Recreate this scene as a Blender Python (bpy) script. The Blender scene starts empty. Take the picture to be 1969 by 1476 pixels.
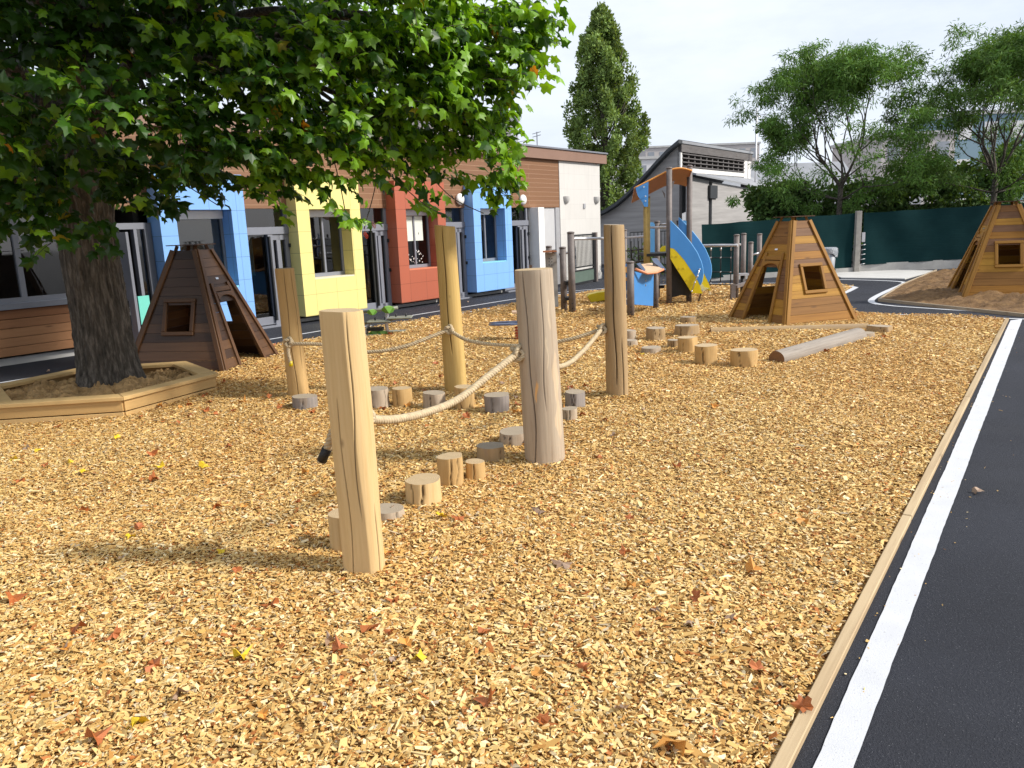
import bpy, math, random
import numpy as np
from mathutils import Vector, Matrix
rnd = random.Random(7); rng = np.random.default_rng(7)
SC = bpy.context.scene; COL = SC.collection
PI = math.pi
# ------------------------------------------------------------------ camera geometry (used to turn photo pixels into points on real planes)
F, CAMH, PITCH, ROLL = 1480.0, 1.8, math.radians(11.4), math.radians(-2.3)
MC = (Matrix.Rotation(PI/2-PITCH, 3, 'X') @ Matrix.Rotation(ROLL, 3, 'Z'))
CP = Vector((0, 0, CAMH))
def ray(x, y): return MC @ Vector(((x-984.5)/F, -(y-738)/F, -1))
def G(x, y, z=0.0):
    d = ray(x, y); return CP + d*((z-CAMH)/d.z)
def AT(x, y, dep):
    d = ray(x, y); return CP + d*(dep/d.y)
def PL(x, y, p0, n):
    d = ray(x, y); return CP + d*((p0-CP).dot(n)/d.dot(n))
U = Vector((0.59863679, 0.8010206, 0)); N = Vector((0.8010206, -0.59863679, 0)); O = Vector((-4.8319414, 16.1412423, 0))
def W(u, n, z=0): return O + U*u + N*n + Vector((0, 0, z))
UROT = math.atan2(U.y, U.x)

# ------------------------------------------------------------------ object helpers
def tag(o, label=None, cat=None, group=None, kind=None):
    if label: o['label'] = label
    if cat: o['category'] = cat
    if group: o['group'] = group
    if kind: o['kind'] = kind
    return o
def empty(name, loc=(0, 0, 0), rz=0, label=None, cat=None, group=None):
    o = bpy.data.objects.new(name, None); COL.objects.link(o)
    o.location = loc; o.rotation_euler = (0, 0, rz); o.empty_display_size = .1
    return tag(o, label, cat, group)
def mesh_np(name, v, faces_flat, counts, mat, parent=None, col=None, gc=None, smooth=False, mats=None, midx=None):
    me = bpy.data.meshes.new(name)
    v = np.asarray(v, np.float32); nv = len(v); ff = np.asarray(faces_flat, np.int32); cn = np.asarray(counts, np.int32)
    me.vertices.add(nv); me.vertices.foreach_set('co', v.ravel())
    me.loops.add(len(ff)); me.loops.foreach_set('vertex_index', ff)
    me.polygons.add(len(cn)); st = np.zeros(len(cn), np.int32); st[1:] = np.cumsum(cn)[:-1]
    me.polygons.foreach_set('loop_start', st); me.polygons.foreach_set('loop_total', cn)
    for m in (mats or [mat]): me.materials.append(m)
    if midx is not None: me.polygons.foreach_set('material_index', np.asarray(midx, np.int32))
    if np.isscalar(smooth): sm = np.full(len(cn), bool(smooth))
    else: sm = np.asarray(smooth, bool)
    me.polygons.foreach_set('use_smooth', sm)
    if col is not None:
        a = me.attributes.new('col', 'FLOAT_COLOR', 'POINT'); c4 = np.ones((nv, 4), np.float32); c4[:, :3] = col
        a.data.foreach_set('color', c4.ravel())
    if gc is not None:
        a = me.attributes.new('gc', 'FLOAT_VECTOR', 'POINT'); a.data.foreach_set('vector', np.asarray(gc, np.float32).ravel())
    me.update(calc_edges=True)
    o = bpy.data.objects.new(name, me); COL.objects.link(o)
    if parent: o.parent = parent
    return o
class MB:
    """collects shapes, builds ONE mesh object"""
    def __init__(s): s.v = []; s.f = []; s.g = []; s.s = []; s.m = []
    def add(s, vs, fs, gc, smooth=False, mi=0):
        b = len(s.v); s.v += [tuple(p) for p in vs]; s.g += [tuple(p) for p in gc]
        for f in fs: s.f.append([b+i for i in f]); s.s.append(smooth); s.m.append(mi)
        return s
    def box(s, c, size, R=None, ax=0, mi=0):
        c = Vector(c); hx, hy, hz = [k/2 for k in size]; vs = []; gs = []; o = rnd.random()*50
        for i in (-1, 1):
            for j in (-1, 1):
                for k in (-1, 1):
                    p = Vector((i*hx, j*hy, k*hz)); q = (p.x, p.y, p.z)
                    gs.append((q[ax]+o, q[(ax+1) % 3]+o, q[(ax+2) % 3])); vs.append(c+(R @ p if R else p))
        return s.add(vs, [(0, 1, 3, 2), (4, 6, 7, 5), (0, 4, 5, 1), (2, 3, 7, 6), (0, 2, 6, 4), (1, 5, 7, 3)], gs, False, mi)
    def bx(s, x0, x1, y0, y1, z0, z1, ax=0, mi=0):
        return s.box(((x0+x1)/2, (y0+y1)/2, (z0+z1)/2), (x1-x0, y1-y0, z1-z0), None, ax, mi)
    def board(s, p0, p1, w, t, nrm, mi=0):
        p0 = Vector(p0); p1 = Vector(p1); d = (p1-p0); L = d.length; d.normalize(); n = Vector(nrm); n = (n-d*n.dot(d)).normalized(); b = n.cross(d)
        R = Matrix((d, b, n)).transposed()
        return s.box((p0+p1)/2, (L, w, t), R, 0, mi)
    def prism(s, poly, vec, mi=0):
        poly = [Vector(p) for p in poly]; vec = Vector(vec); n = len(poly); o = rnd.random()*50
        vs = poly+[p+vec for p in poly]; gs = [(p.x+p.y+o, p.z+o, 0) for p in vs]
        fs = [tuple(range(n))[::-1], tuple(range(n, 2*n))]+[(i, (i+1) % n, n+(i+1) % n, n+i) for i in range(n)]
        return s.add(vs, fs, gs, False, mi)
    def tube(s, pts, rad, n=8, smooth=True, mi=0, caps=True, closed=False):
        pts = [Vector(p) for p in pts]; m = len(pts)
        rad = rad if isinstance(rad, (list, tuple)) else [rad]*m
        vs = []; gs = []; L = 0; ref = None; o = rnd.random()*50
        for i, p in enumerate(pts):
            if closed: t = pts[(i+1) % m]-pts[i-1]
            else: t = pts[min(i+1, m-1)]-pts[max(i-1, 0)]
            t.normalize()
            if ref is None: ref = Vector((0, 0, 1)) if abs(t.z) < .9 else Vector((1, 0, 0))
            a = (ref-t*ref.dot(t)).normalized(); b = t.cross(a); ref = a
            if i: L += (p-pts[i-1]).length
            for k in range(n):
                an = 2*PI*k/n; vs.append(p+(a*math.cos(an)+b*math.sin(an))*rad[i]); gs.append((L+o, abs(an-PI)*rad[i], o))
        fs = []
        for i in range(m if closed else m-1):
            for k in range(n): a0 = i*n; b0 = ((i+1) % m)*n; fs.append((a0+k, a0+(k+1) % n, b0+(k+1) % n, b0+k))
        s.add(vs, fs, gs, smooth, mi)
        if caps and not closed:
            b = len(s.v)-len(vs); s.f.append([b+k for k in range(n)][::-1]); s.f.append([b+(m-1)*n+k for k in range(n)]); s.s += [False]*2; s.m += [mi]*2
        return s
    def disc(s, c, r, h, n=16, mi=0): return s.tube([Vector(c), Vector(c)+Vector((0, 0, h))], r, n, True, mi)
    def ball(s, c, r, n=10, sc=(1, 1, 1), mi=0):
        c = Vector(c); vs = []; fs = []
        for i in range(n+1):
            for k in range(2*n):
                th = PI*i/n; ph = PI*k/n
                vs.append(c+Vector((sc[0]*r*math.sin(th)*math.cos(ph), sc[1]*r*math.sin(th)*math.sin(ph), sc[2]*r*math.cos(th))))
        for i in range(n):
            for k in range(2*n): fs.append((i*2*n+k, (i+1)*2*n+k, (i+1)*2*n+(k+1) % (2*n), i*2*n+(k+1) % (2*n)))
        return s.add(vs, fs, [(p.x, p.y, p.z) for p in vs], True, mi)
    def build(s, name, mat, parent=None, org=None, bevel=0, seg=1):
        v = np.array(s.v, np.float32)
        if org is not None: v = v-np.array(org, np.float32)
        mats = mat if isinstance(mat, (list, tuple)) else [mat]
        o = mesh_np(name, v, [i for f in s.f for i in f], [len(f) for f in s.f], None, parent, gc=s.g, smooth=s.s, mats=list(mats), midx=s.m)
        if bevel:
            b = o.modifiers.new('bevel', 'BEVEL'); b.width = bevel; b.segments = seg; b.limit_method = 'ANGLE'; b.angle_limit = .6
        return o
def one(name, mb, mat, loc, label, cat, group=None, bevel=0):
    o = mb.build(name, mat, None, loc, bevel); o.location = loc; return tag(o, label, cat, group)

# ------------------------------------------------------------------ materials
def new(name):
    m = bpy.data.materials.new(name); m.use_nodes = True; nt = m.node_tree; return m, nt, nt.nodes['Principled BSDF']
def nd(nt, t, **k):
    n = nt.nodes.new(t)
    for a, b in k.items():
        if a in n.inputs: n.inputs[a].default_value = b
        else: setattr(n, a, b)
    return n
def lk(nt, a, b): nt.links.new(a, b)
def noise(nt, vec, scale, detail=4, rough=.55, mapscale=None):
    if mapscale:
        mp = nd(nt, 'ShaderNodeMapping'); mp.inputs['Scale'].default_value = mapscale; lk(nt, vec, mp.inputs[0]); vec = mp.outputs[0]
    n = nd(nt, 'ShaderNodeTexNoise', Scale=scale, Detail=detail, Roughness=rough); lk(nt, vec, n.inputs['Vector']); return n.outputs['Fac']
def ramp(nt, fac, stops):
    r = nd(nt, 'ShaderNodeValToRGB'); e = r.color_ramp.elements
    while len(e) < len(stops): e.new(.5)
    for i, (p, c) in enumerate(stops): e[i].position = p; e[i].color = (*c, 1)
    lk(nt, fac, r.inputs[0]); return r.outputs[0]
def mixc(nt, fac, a, b, mode='MIX'):
    m = nd(nt, 'ShaderNodeMix', data_type='RGBA', blend_type=mode)
    for s, x in ((0, fac), (6, a), (7, b)):
        if isinstance(x, (int, float)): m.inputs[s].default_value = x
        elif isinstance(x, tuple): m.inputs[s].default_value = (*x, 1)
        else: lk(nt, x, m.inputs[s])
    return m.outputs[2]
def mth(nt, op, a, b=None):
    m = nd(nt, 'ShaderNodeMath', operation=op)
    for i, x in enumerate((a, b)):
        if x is None: continue
        if isinstance(x, (int, float)): m.inputs[i].default_value = x
        else: lk(nt, x, m.inputs[i])
    return m.outputs[0]
def bump(nt, b, h, st, dist=.01):
    n = nd(nt, 'ShaderNodeBump', Strength=st, Distance=dist); lk(nt, h, n.inputs['Height']); lk(nt, n.outputs[0], b.inputs['Normal'])
def objc(nt): return nd(nt, 'ShaderNodeTexCoord').outputs['Object']
def attr(nt, n): return nd(nt, 'ShaderNodeAttribute', attribute_name=n)
def plain(name, c, rough=.5, var=.12, sc=3, bst=.1, bsc=60, metal=0, spec=.5):
    m, nt, b = new(name); o = objc(nt)
    f = noise(nt, o, sc, 6, .6); lo = tuple(k*(1-var) for k in c); hi = tuple(min(1, k*(1+var)) for k in c)
    lk(nt, ramp(nt, f, [(.3, lo), (.7, hi)]), b.inputs['Base Color'])
    b.inputs['Roughness'].default_value = rough; b.inputs['Metallic'].default_value = metal; b.inputs['Specular IOR Level'].default_value = spec
    if bst: bump(nt, b, noise(nt, o, bsc, 4), bst, .004)
    return m
def wood(name, stops, grain=(1.2, 26, 26), rough=.65, isl=True, bst=.25, spec=.3, dark=.45, const=False):
    """boards: grain runs along gc.x; each board (island) takes its own tone"""
    m, nt, b = new(name); g = attr(nt, 'gc').outputs['Vector']
    f1 = noise(nt, g, 1, 5, .6, grain); f2 = noise(nt, g, 1, 3, .5, (2.2, 7, 7))
    rp = nd(nt, 'ShaderNodeNewGeometry').outputs['Random Per Island'] if isl else f2
    base = ramp(nt, rp, stops)
    if const: base.node.color_ramp.interpolation = 'CONSTANT'
    v = nd(nt, 'ShaderNodeTexVoronoi', Scale=1.0); mp = nd(nt, 'ShaderNodeMapping'); mp.inputs['Scale'].default_value = (1.6, 7, 7); lk(nt, g, mp.inputs[0]); lk(nt, mp.outputs[0], v.inputs['Vector'])
    kn = ramp(nt, v.outputs['Distance'], [(.05, (1, 1, 1)), (.14, (0, 0, 0))])
    c = mixc(nt, mth(nt, 'MULTIPLY', ramp(nt, f1, [(.42, (0, 0, 0)), (.68, (1, 1, 1))]), dark), base, mixc(nt, 1.0, base, (.45, .36, .3), 'MULTIPLY'))
    c = mixc(nt, mth(nt, 'MULTIPLY', f2, .35), c, mixc(nt, 1.0, c, (1.25, 1.2, 1.1), 'MULTIPLY'))
    c = mixc(nt, mth(nt, 'MULTIPLY', kn, .6), c, (.07, .03, .012))
    lk(nt, c, b.inputs['Base Color']); b.inputs['Roughness'].default_value = rough; b.inputs['Specular IOR Level'].default_value = spec
    bump(nt, b, f1, bst, .004); return m
def logmat(name, c1, c2, c3, patch=.0, pc=(.4, .25, .1)):
    """peeled round timber: streaks run up the stem"""
    m, nt, b = new(name); g = attr(nt, 'gc').outputs['Vector']
    f1 = noise(nt, g, 1, 6, .62, (34, 34, 2.0)); f2 = noise(nt, g, 1, 4, .6, (6, 6, 1.6)); f3 = noise(nt, g, 1, 3, .5, (90, 90, 3))
    c = ramp(nt, f1, [(.28, c3), (.42, c1), (.72, c2)])
    c = mixc(nt, mth(nt, 'MULTIPLY', ramp(nt, f2, [(.45, (0, 0, 0)), (.7, (1, 1, 1))]), .55), c, c1)
    if patch:
        c = mixc(nt, mth(nt, 'MULTIPLY', ramp(nt, noise(nt, g, 1, 2, .5, (9, 9, 2.3)), [(.6, (0, 0, 0)), (.64, (1, 1, 1))]), patch), c, pc)
    v = nd(nt, 'ShaderNodeTexVoronoi', Scale=1.0); mp = nd(nt, 'ShaderNodeMapping'); mp.inputs['Scale'].default_value = (5, 5, 3); lk(nt, g, mp.inputs[0]); lk(nt, mp.outputs[0], v.inputs['Vector'])
    c = mixc(nt, mth(nt, 'MULTIPLY', ramp(nt, v.outputs['Distance'], [(.03, (1, 1, 1)), (.1, (0, 0, 0))]), .6), c, (.17, .1, .045))
    ck = attr(nt, 'col').outputs['Color']; c = mixc(nt, 1.0, c, ck, 'MULTIPLY')
    lk(nt, c, b.inputs['Base Color']); b.inputs['Roughness'].default_value = .75; b.inputs['Specular IOR Level'].default_value = .25
    bump(nt, b, mth(nt, 'ADD', f1, f3), .3, .005); return m
def endgrain(name, c1, c2):
    m, nt, b = new(name); g = attr(nt, 'gc').outputs['Vector']
    w = nd(nt, 'ShaderNodeTexWave', wave_type='RINGS', rings_direction='Z', Scale=26, Distortion=3.5, Detail=3); w.inputs['Detail Scale'].default_value = 2; lk(nt, g, w.inputs['Vector'])
    c = ramp(nt, w.outputs['Fac'], [(.2, c1), (.8, c2)]); c = mixc(nt, mth(nt, 'MULTIPLY', noise(nt, g, 14, 6, .7), .55), c, tuple(k*.55 for k in c1))
    lk(nt, c, b.inputs['Base Color']); b.inputs['Roughness'].default_value = .85; bump(nt, b, noise(nt, g, 70, 4), .35, .004); return m
def tiles(name, c, bw=.58, rh=.44, seam=.4, rough=.35):
    m, nt, b = new(name); s = nd(nt, 'ShaderNodeSeparateXYZ'); o = objc(nt); lk(nt, o, s.inputs[0])
    cb = nd(nt, 'ShaderNodeCombineXYZ'); lk(nt, mth(nt, 'ADD', mth(nt, 'ADD', s.outputs[0], s.outputs[1]), 57.78+.3), cb.inputs[0]); lk(nt, mth(nt, 'SUBTRACT', s.outputs[2], .15), cb.inputs[1])
    t = nd(nt, 'ShaderNodeTexBrick', offset=0, squash=1, Scale=1.0); t.inputs['Brick Width'].default_value = bw; t.inputs['Row Height'].default_value = rh; t.inputs['Mortar Size'].default_value = .0042
    t.inputs['Color1'].default_value = (*c, 1); t.inputs['Color2'].default_value = (*[k*.96 for k in c], 1); t.inputs['Mortar'].default_value = (*[k*seam for k in c], 1)
    lk(nt, cb.outputs[0], t.inputs['Vector'])
    cc = mixc(nt, mth(nt, 'MULTIPLY', noise(nt, o, 2.5, 6, .65), .22), t.outputs['Color'], tuple(k*.7 for k in c)); cc = mixc(nt, mth(nt, 'MULTIPLY', ramp(nt, noise(nt, o, 1, 5, .65, (9, 9, .7)), [(.5, (0, 0, 0)), (.8, (1, 1, 1))]), .22), cc, tuple(k*.45+.05 for k in c))
    lk(nt, cc, b.inputs['Base Color']); b.inputs['Roughness'].default_value = rough
    bump(nt, b, t.outputs['Fac'], -.4, .004); return m
def leafmat(name, trans=.35, rough=.45, spec=.4, back=None):
    m, nt, b = new(name); c = attr(nt, 'col').outputs['Color']
    lk(nt, c, b.inputs['Base Color']); b.inputs['Roughness'].default_value = rough; b.inputs['Specular IOR Level'].default_value = spec
    tr = nd(nt, 'ShaderNodeBsdfTranslucent'); tc = mixc(nt, 1.0, c, (1.5, 1.35, .5), 'MULTIPLY'); lk(nt, tc, tr.inputs['Color'])
    mx = nd(nt, 'ShaderNodeMixShader'); mx.inputs[0].default_value = trans; lk(nt, b.outputs[0], mx.inputs[1]); lk(nt, tr.outputs[0], mx.inputs[2])
    lk(nt, mx.outputs[0], nt.nodes['Material Output'].inputs[0]); return m
def glassmat(name, tint=.55, rough=.02):
    m, nt, b = new(name); nt.nodes.remove(b)
    tr = nd(nt, 'ShaderNodeBsdfTransparent'); tr.inputs[0].default_value = (tint*.95, tint, tint*.98, 1)
    gl = nd(nt, 'ShaderNodeBsdfGlossy', Roughness=rough); gl.inputs[0].default_value = (.95, .97, 1, 1)
    fr = nd(nt, 'ShaderNodeFresnel', IOR=1.65); mx = nd(nt, 'ShaderNodeMixShader')
    o = objc(nt); bp = nd(nt, 'ShaderNodeBump', Strength=.04, Distance=.05); lk(nt, noise(nt, o, 1.4, 2), bp.inputs['Height']); lk(nt, bp.outputs[0], gl.inputs['Normal'])
    lk(nt, mth(nt, 'MAXIMUM', fr.outputs[0], .1), mx.inputs[0]); lk(nt, tr.outputs[0], mx.inputs[1]); lk(nt, gl.outputs[0], mx.inputs[2]); lk(nt, mx.outputs[0], nt.nodes['Material Output'].inputs[0]); return m

M = {}
M['grey_metal'] = plain('grey_metal', (.2, .21, .245), .4, .06, 4, .05)
M['dark_metal'] = plain('dark_metal', (.02, .022, .024), .45, .2, 6, .1)
M['steel'] = plain('steel', (.62, .63, .65), .25, .06, 8, .03, metal=.9)
M['pipe'] = plain('pipe', (.5, .5, .52), .35, .08, 6, .04, metal=.35)
M['white_plastic'] = plain('white_plastic', (.8, .79, .76), .3, .04, 3, 0)
M['black_rubber'] = plain('black_rubber', (.012, .012, .013), .6, .2, 10, .15)
M['glass'] = glassmat('window_glass')
M['rope'] = plain('rope_fibre', (.5, .4, .26), .9, .22, 30, .5, 260, spec=.1)
M['post_grey'] = plain('recycled_post_grey', (.15, .125, .115), .6, .25, 9, .2, 80)
M['blue_board'] = plain('blue_board', (.055, .24, .58), .35, .05, 3, .03)
M['blue_board_dark'] = plain('blue_board_dark', (.05, .17, .42), .4, .05, 3, .03)
M['light_blue'] = plain('light_blue_board', (.13, .38, .7), .35, .05, 3, .03)
M['yellow_board'] = plain('yellow_board', (.66, .5, .008), .35, .05, 3, .03)
M['orange_board'] = plain('orange_board', (.36, .135, .055), .4, .1, 3, .03)
M['beige_board'] = plain('beige_board', (.62, .42, .26), .5, .08, 5, .05)
M['concrete'] = plain('concrete', (.36, .35, .33), .85, .18, 2.5, .3, 40)
M['pale_concrete'] = plain('pale_concrete', (.52, .51, .49), .85, .1, 2, .2, 40)
M['dark_void'] = plain('interior_paint', (.09, .088, .085), .8, .1, 2, 0)
M['inner_floor'] = plain('interior_floor', (.12, .1, .085), .5, .1, 2, 0)
M['log_end'] = endgrain('log_end', (.5, .36, .2), (.6, .46, .28)); M['log_end_grey'] = endgrain('log_end_grey', (.36, .29, .21), (.46, .38, .28))
M['log_end_brown'] = endgrain('log_end_brown', (.2, .1, .045), (.27, .14, .065))
LOGS = {'drift': logmat('driftwood_grey', (.26, .225, .19), (.34, .3, .255), (.18, .15, .125)),
        'fresh': logmat('peeled_timber_fresh', (.6, .42, .2), (.66, .48, .25), (.54, .36, .16)),
        'tan': logmat('peeled_timber_tan', (.5, .32, .13), (.57, .38, .17), (.43, .26, .1)),
        'yellow': logmat('peeled_timber_yellow', (.52, .35, .12), (.57, .4, .15), (.46, .3, .1)),
        'grey': logmat('weathered_timber_grey', (.4, .318, .232), (.47, .388, .29), (.32, .245, .17)),
        'dark': logmat('weathered_timber_dark', (.25, .22, .2), (.31, .27, .24), (.18, .15, .135), .3, (.3, .2, .1)),
        'brown': logmat('weathered_timber_brown', (.36, .245, .125), (.43, .31, .17), (.28, .18, .09), .4, (.29, .22, .16))}

# ------------------------------------------------------------------ ground heights
def hz(x, y):
    r = 0
    for px_, py_2 in ((-.81, 3.87), (.23, 5.77), (1.1, 7.93), (-.63, 8.6), (-2.42, 8.63)): r = r+.016*np.exp(-((np.hypot(x-px_, y-py_2)-.13)/.1)**2)
    e = np.clip(-((x-.813)*.81474-(y-2.263)*.57983)*2.2, .12, 1)  # thins out towards the timber edging
    return r+e*(.021+.009*np.sin(1.3*x+.7*y)+.007*np.sin(2.1*x-1.7*y+1)+.006*np.sin(4.3*x+3.1*y+2))
def inpoly(px, py, poly):
    r = np.zeros(len(px), bool); n = len(poly)
    for i in range(n):
        x0, y0 = poly[i]; x1, y1 = poly[(i+1) % n]
        c = ((y0 > py) != (y1 > py)); t = (x1-x0)*(py-y0)/((y1-y0) or 1e-9)+x0; r ^= c & (px < t)
    return r
KI0, KI1 = Vector((.813, 2.263, 0)), Vector((8.268, 12.74, 0)); KD = (KI1-KI0).normalized(); KN = Vector((KD.y, -KD.x, 0))
bed = [KI0-KD*5, KI1, Vector((6.5, 14.3, 0)), Vector((7.0, 16.2, 0)), Vector((7.62, 17.79, 0)), Vector((8.82, 19.74, 0)), Vector((8.64, 20.6, 0)), Vector((7.24, 21.39, 0)), Vector((6.2, 21.77, 0)),
       Vector((4.85, 22.2, 0)), Vector((3.79, 22.1, 0)), Vector((2.69, 21.7, 0)), W(7.6, 2.5), W(4, 2.5), W(0, 2.5), W(-9, 2.5), W(-13, 2.5), Vector((-9, -3, 0))]
bed2 = [(p.x, p.y) for p in bed]

# ground sheet (asphalt playground) reaching the horizon
m, nt, b = new('asphalt'); o = objc(nt)
f = noise(nt, o, 75, 5, .75); f2 = noise(nt, o, 1.1, 6, .6); f3 = noise(nt, o, 190, 2, .5)
c = ramp(nt, f2, [(.3, (.019, .021, .029)), (.7, (.031, .034, .046))])
c = mixc(nt, mth(nt, 'MULTIPLY', ramp(nt, f, [(.5, (0, 0, 0)), (.72, (1, 1, 1))]), .55), c, (.05, .053, .065))
c = mixc(nt, ramp(nt, f3, [(.68, (0, 0, 0)), (.72, (1, 1, 1))]), c, (.17, .175, .19))
c = mixc(nt, mth(nt, 'MULTIPLY', ramp(nt, noise(nt, o, .45, 5, .6), [(.5, (0, 0, 0)), (.75, (1, 1, 1))]), .35), c, (.035, .034, .034))
lk(nt, c, b.inputs['Base Color']); b.inputs['Roughness'].default_value = .8; b.inputs['Specular IOR Level'].default_value = .3
bump(nt, b, mth(nt, 'ADD', f, mth(nt, 'MULTIPLY', f3, .6)), 1.0, .012); M['asphalt'] = m
g = MB(); g.add([(-400, -60, -.012), (400, -60, -.012), (400, 900, -.012), (-400, 900, -.012)], [(0, 1, 2, 3)], [(0, 0, 0)]*4)
tag(g.build('asphalt_ground', M['asphalt']), kind='structure')

# white markings
m, nt, b = new('road_paint'); o = objc(nt)
c = mixc(nt, ramp(nt, noise(nt, o, 120, 4, .7), [(.63, (0, 0, 0)), (.7, (1, 1, 1))]), mixc(nt, noise(nt, o, 6, 5), (.5, .51, .535), (.63, .64, .665)), (.12, .12, .13))
lk(nt, c, b.inputs['Base Color']); b.inputs['Roughness'].default_value = .7; bump(nt, b, noise(nt, o, 160, 4, .7), .5, .004); M['paint'] = m
def stripe(name, pts, w, z=-.006):
    v = []; n = len(pts); P = [Vector((p[0], p[1], 0)) for p in pts]
    for i in range(n):
        t = (P[min(i+1, n-1)]-P[max(i-1, 0)]).normalized(); s = Vector((t.y, -t.x, 0)); v += [P[i]+s*w/2+Vector((0, 0, z)), P[i]-s*w/2+Vector((0, 0, z))]
    mb = MB(); mb.add(v, [(2*i, 2*i+2, 2*i+3, 2*i+1) for i in range(n-1)], [(0, 0, 0)]*len(v)); return tag(mb.build(name, M['paint']), kind='structure')
def smooth_path(ps, k=6):
    ps = [Vector((p[0], p[1], 0)) for p in ps]; out = []
    for i in range(len(ps)-1):
        a = ps[max(i-1, 0)]; b_ = ps[i]; c_ = ps[i+1]; d = ps[min(i+2, len(ps)-1)]
        for j in range(k):
            t = j/k; out.append(.5*((2*b_)+(c_-a)*t+(2*a-5*b_+4*c_-d)*t*t+(3*b_-a-3*c_+d)*t**3))
    return out+[ps[-1]]
# broad line right of the timber edging
A0, A1 = Vector((.949, 2.255, 0)), Vector((1.081, 2.247, 0)); B0, B1 = G(1943, 615), G(1966, 612)
mb = MB(); q = []; nn_ = 260
for i in range(nn_+1):
    t = -.4+1.4*i/nn_
    for a_, b_ in ((A0, B0), (A1, B1)): q.append(a_.lerp(b_, t)+KN*(rnd.gauss(0, .0009)+.001*math.sin(t*37+a_.x*50)+.0006*math.sin(t*91))+Vector((0, 0, -.006)))
mb.add(q, [(2*i, 2*i+1, 2*i+3, 2*i+2) for i in range(nn_)], [(0, 0, 0)]*len(q)); tag(mb.build('path_line', M['paint']), kind='structure')
stripe('path_line', [G(1640, 601.5), G(1760, 604.5), G(1880, 609), G(1975, 612.5), G(2300, 625)], .09)
stripe('path_line', [G(2300, 607), G(1969, 604), G(1820, 594), G(1722, 587.5), G(1690, 584)], .09)
stripe('path_line', smooth_path([G(1690, 584), G(1676, 579.5), G(1680, 572), G(1705, 559), G(1733, 547), G(1738, 542), G(1715, 539.5), G(1660, 537.5), G(1590, 536.5), G(1500, 537)]), .13)
stripe('path_line', [G(1590, 546.5), G(1632, 548.5), G(1645, 551.5)], .12); stripe('path_line', [G(1645, 551.5), G(1630, 559), G(1606, 569)], .16)
stripe('path_line', smooth_path([W(-12, 1.6), W(-5.9, 1.6), W(-1.5, 1.64), W(1.8, 1.54), W(4.2, 1.54), W(6.4, 1.58), W(8.3, 1.75), W(9.6, 2.3), G(1240, 548), G(1320, 545.5), G(1500, 543)]), .08)
stripe('path_line', smooth_path([W(-12, 2.42), W(-2, 2.42), W(0, 2.42), W(3.2, 2.4), W(5.3, 2.4), W(7.3, 2.35), G(1079, 564.8), G(1160, 556.5)]), .08)
stripe('path_line', [W(.15, 1.98), W(.75, 1.98)], .07)

# chip bed base
m, nt, b = new('wood_chip_bed'); o = objc(nt)
v1 = nd(nt, 'ShaderNodeTexVoronoi', Scale=38); mp = nd(nt, 'ShaderNodeMapping'); mp.inputs['Scale'].default_value = (1, 1.7, 1); wv = nd(nt, 'ShaderNodeTexNoise', Scale=9); lk(nt, o, wv.inputs['Vector'])
lk(nt, mixc(nt, .12, o, wv.outputs['Color']), mp.inputs[0]); lk(nt, mp.outputs[0], v1.inputs['Vector'])
s = nd(nt, 'ShaderNodeSeparateColor'); lk(nt, v1.outputs['Color'], s.inputs[0])
c = ramp(nt, s.outputs[0], [(0, (.2, .075, .02)), (.3, (.4, .2, .06)), (.6, (.55, .32, .1)), (.88, (.64, .42, .16)), (1, (.66, .5, .27))])
lk(nt, c, b.inputs['Base Color']); b.inputs['Roughness'].default_value = .9; b.inputs['Specular IOR Level'].default_value = .15
bump(nt, b, mth(nt, 'ADD', v1.outputs['Distance'], s.outputs[1]), 1.0, .03); M['chipbed'] = m
gx = np.arange(-14, 9.2, .2); gy = np.arange(-2, 22.6, .2); X, Y = np.meshgrid(gx, gy); fl = []
Zs = hz(X, Y)+.002; nx = len(gx)
ii, jj = np.meshgrid(np.arange(len(gx)-1), np.arange(len(gy)-1)); cxm = gx[ii]+.1; cym = gy[jj]+.1
keep = inpoly(cxm.ravel(), cym.ravel(), bed2)
for ox, oy in ((-.1, -.1), (.1, -.1), (-.1, .1), (.1, .1)): keep &= inpoly(cxm.ravel()+ox, cym.ravel()+oy, bed2)
a = (jj*nx+ii).ravel()[keep]
# snap border: keep cells wholly inside, add the true outline as a thin skirt polygon below
mesh_np('wood_chip_bed', np.stack([X.ravel(), Y.ravel(), Zs.ravel()], 1), np.stack([a, a+1, a+nx+1, a+nx], 1).ravel(), np.full(len(a), 4), M['chipbed'], smooth=True)['kind'] = 'structure'
mb = MB(); mb.add([p+Vector((0, 0, -.004)) for p in bed], [tuple(range(len(bed)))[::-1]], [(0, 0, 0)]*len(bed)); tag(mb.build('wood_chip_bed_edge', M['chipbed']), kind='structure')

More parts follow.
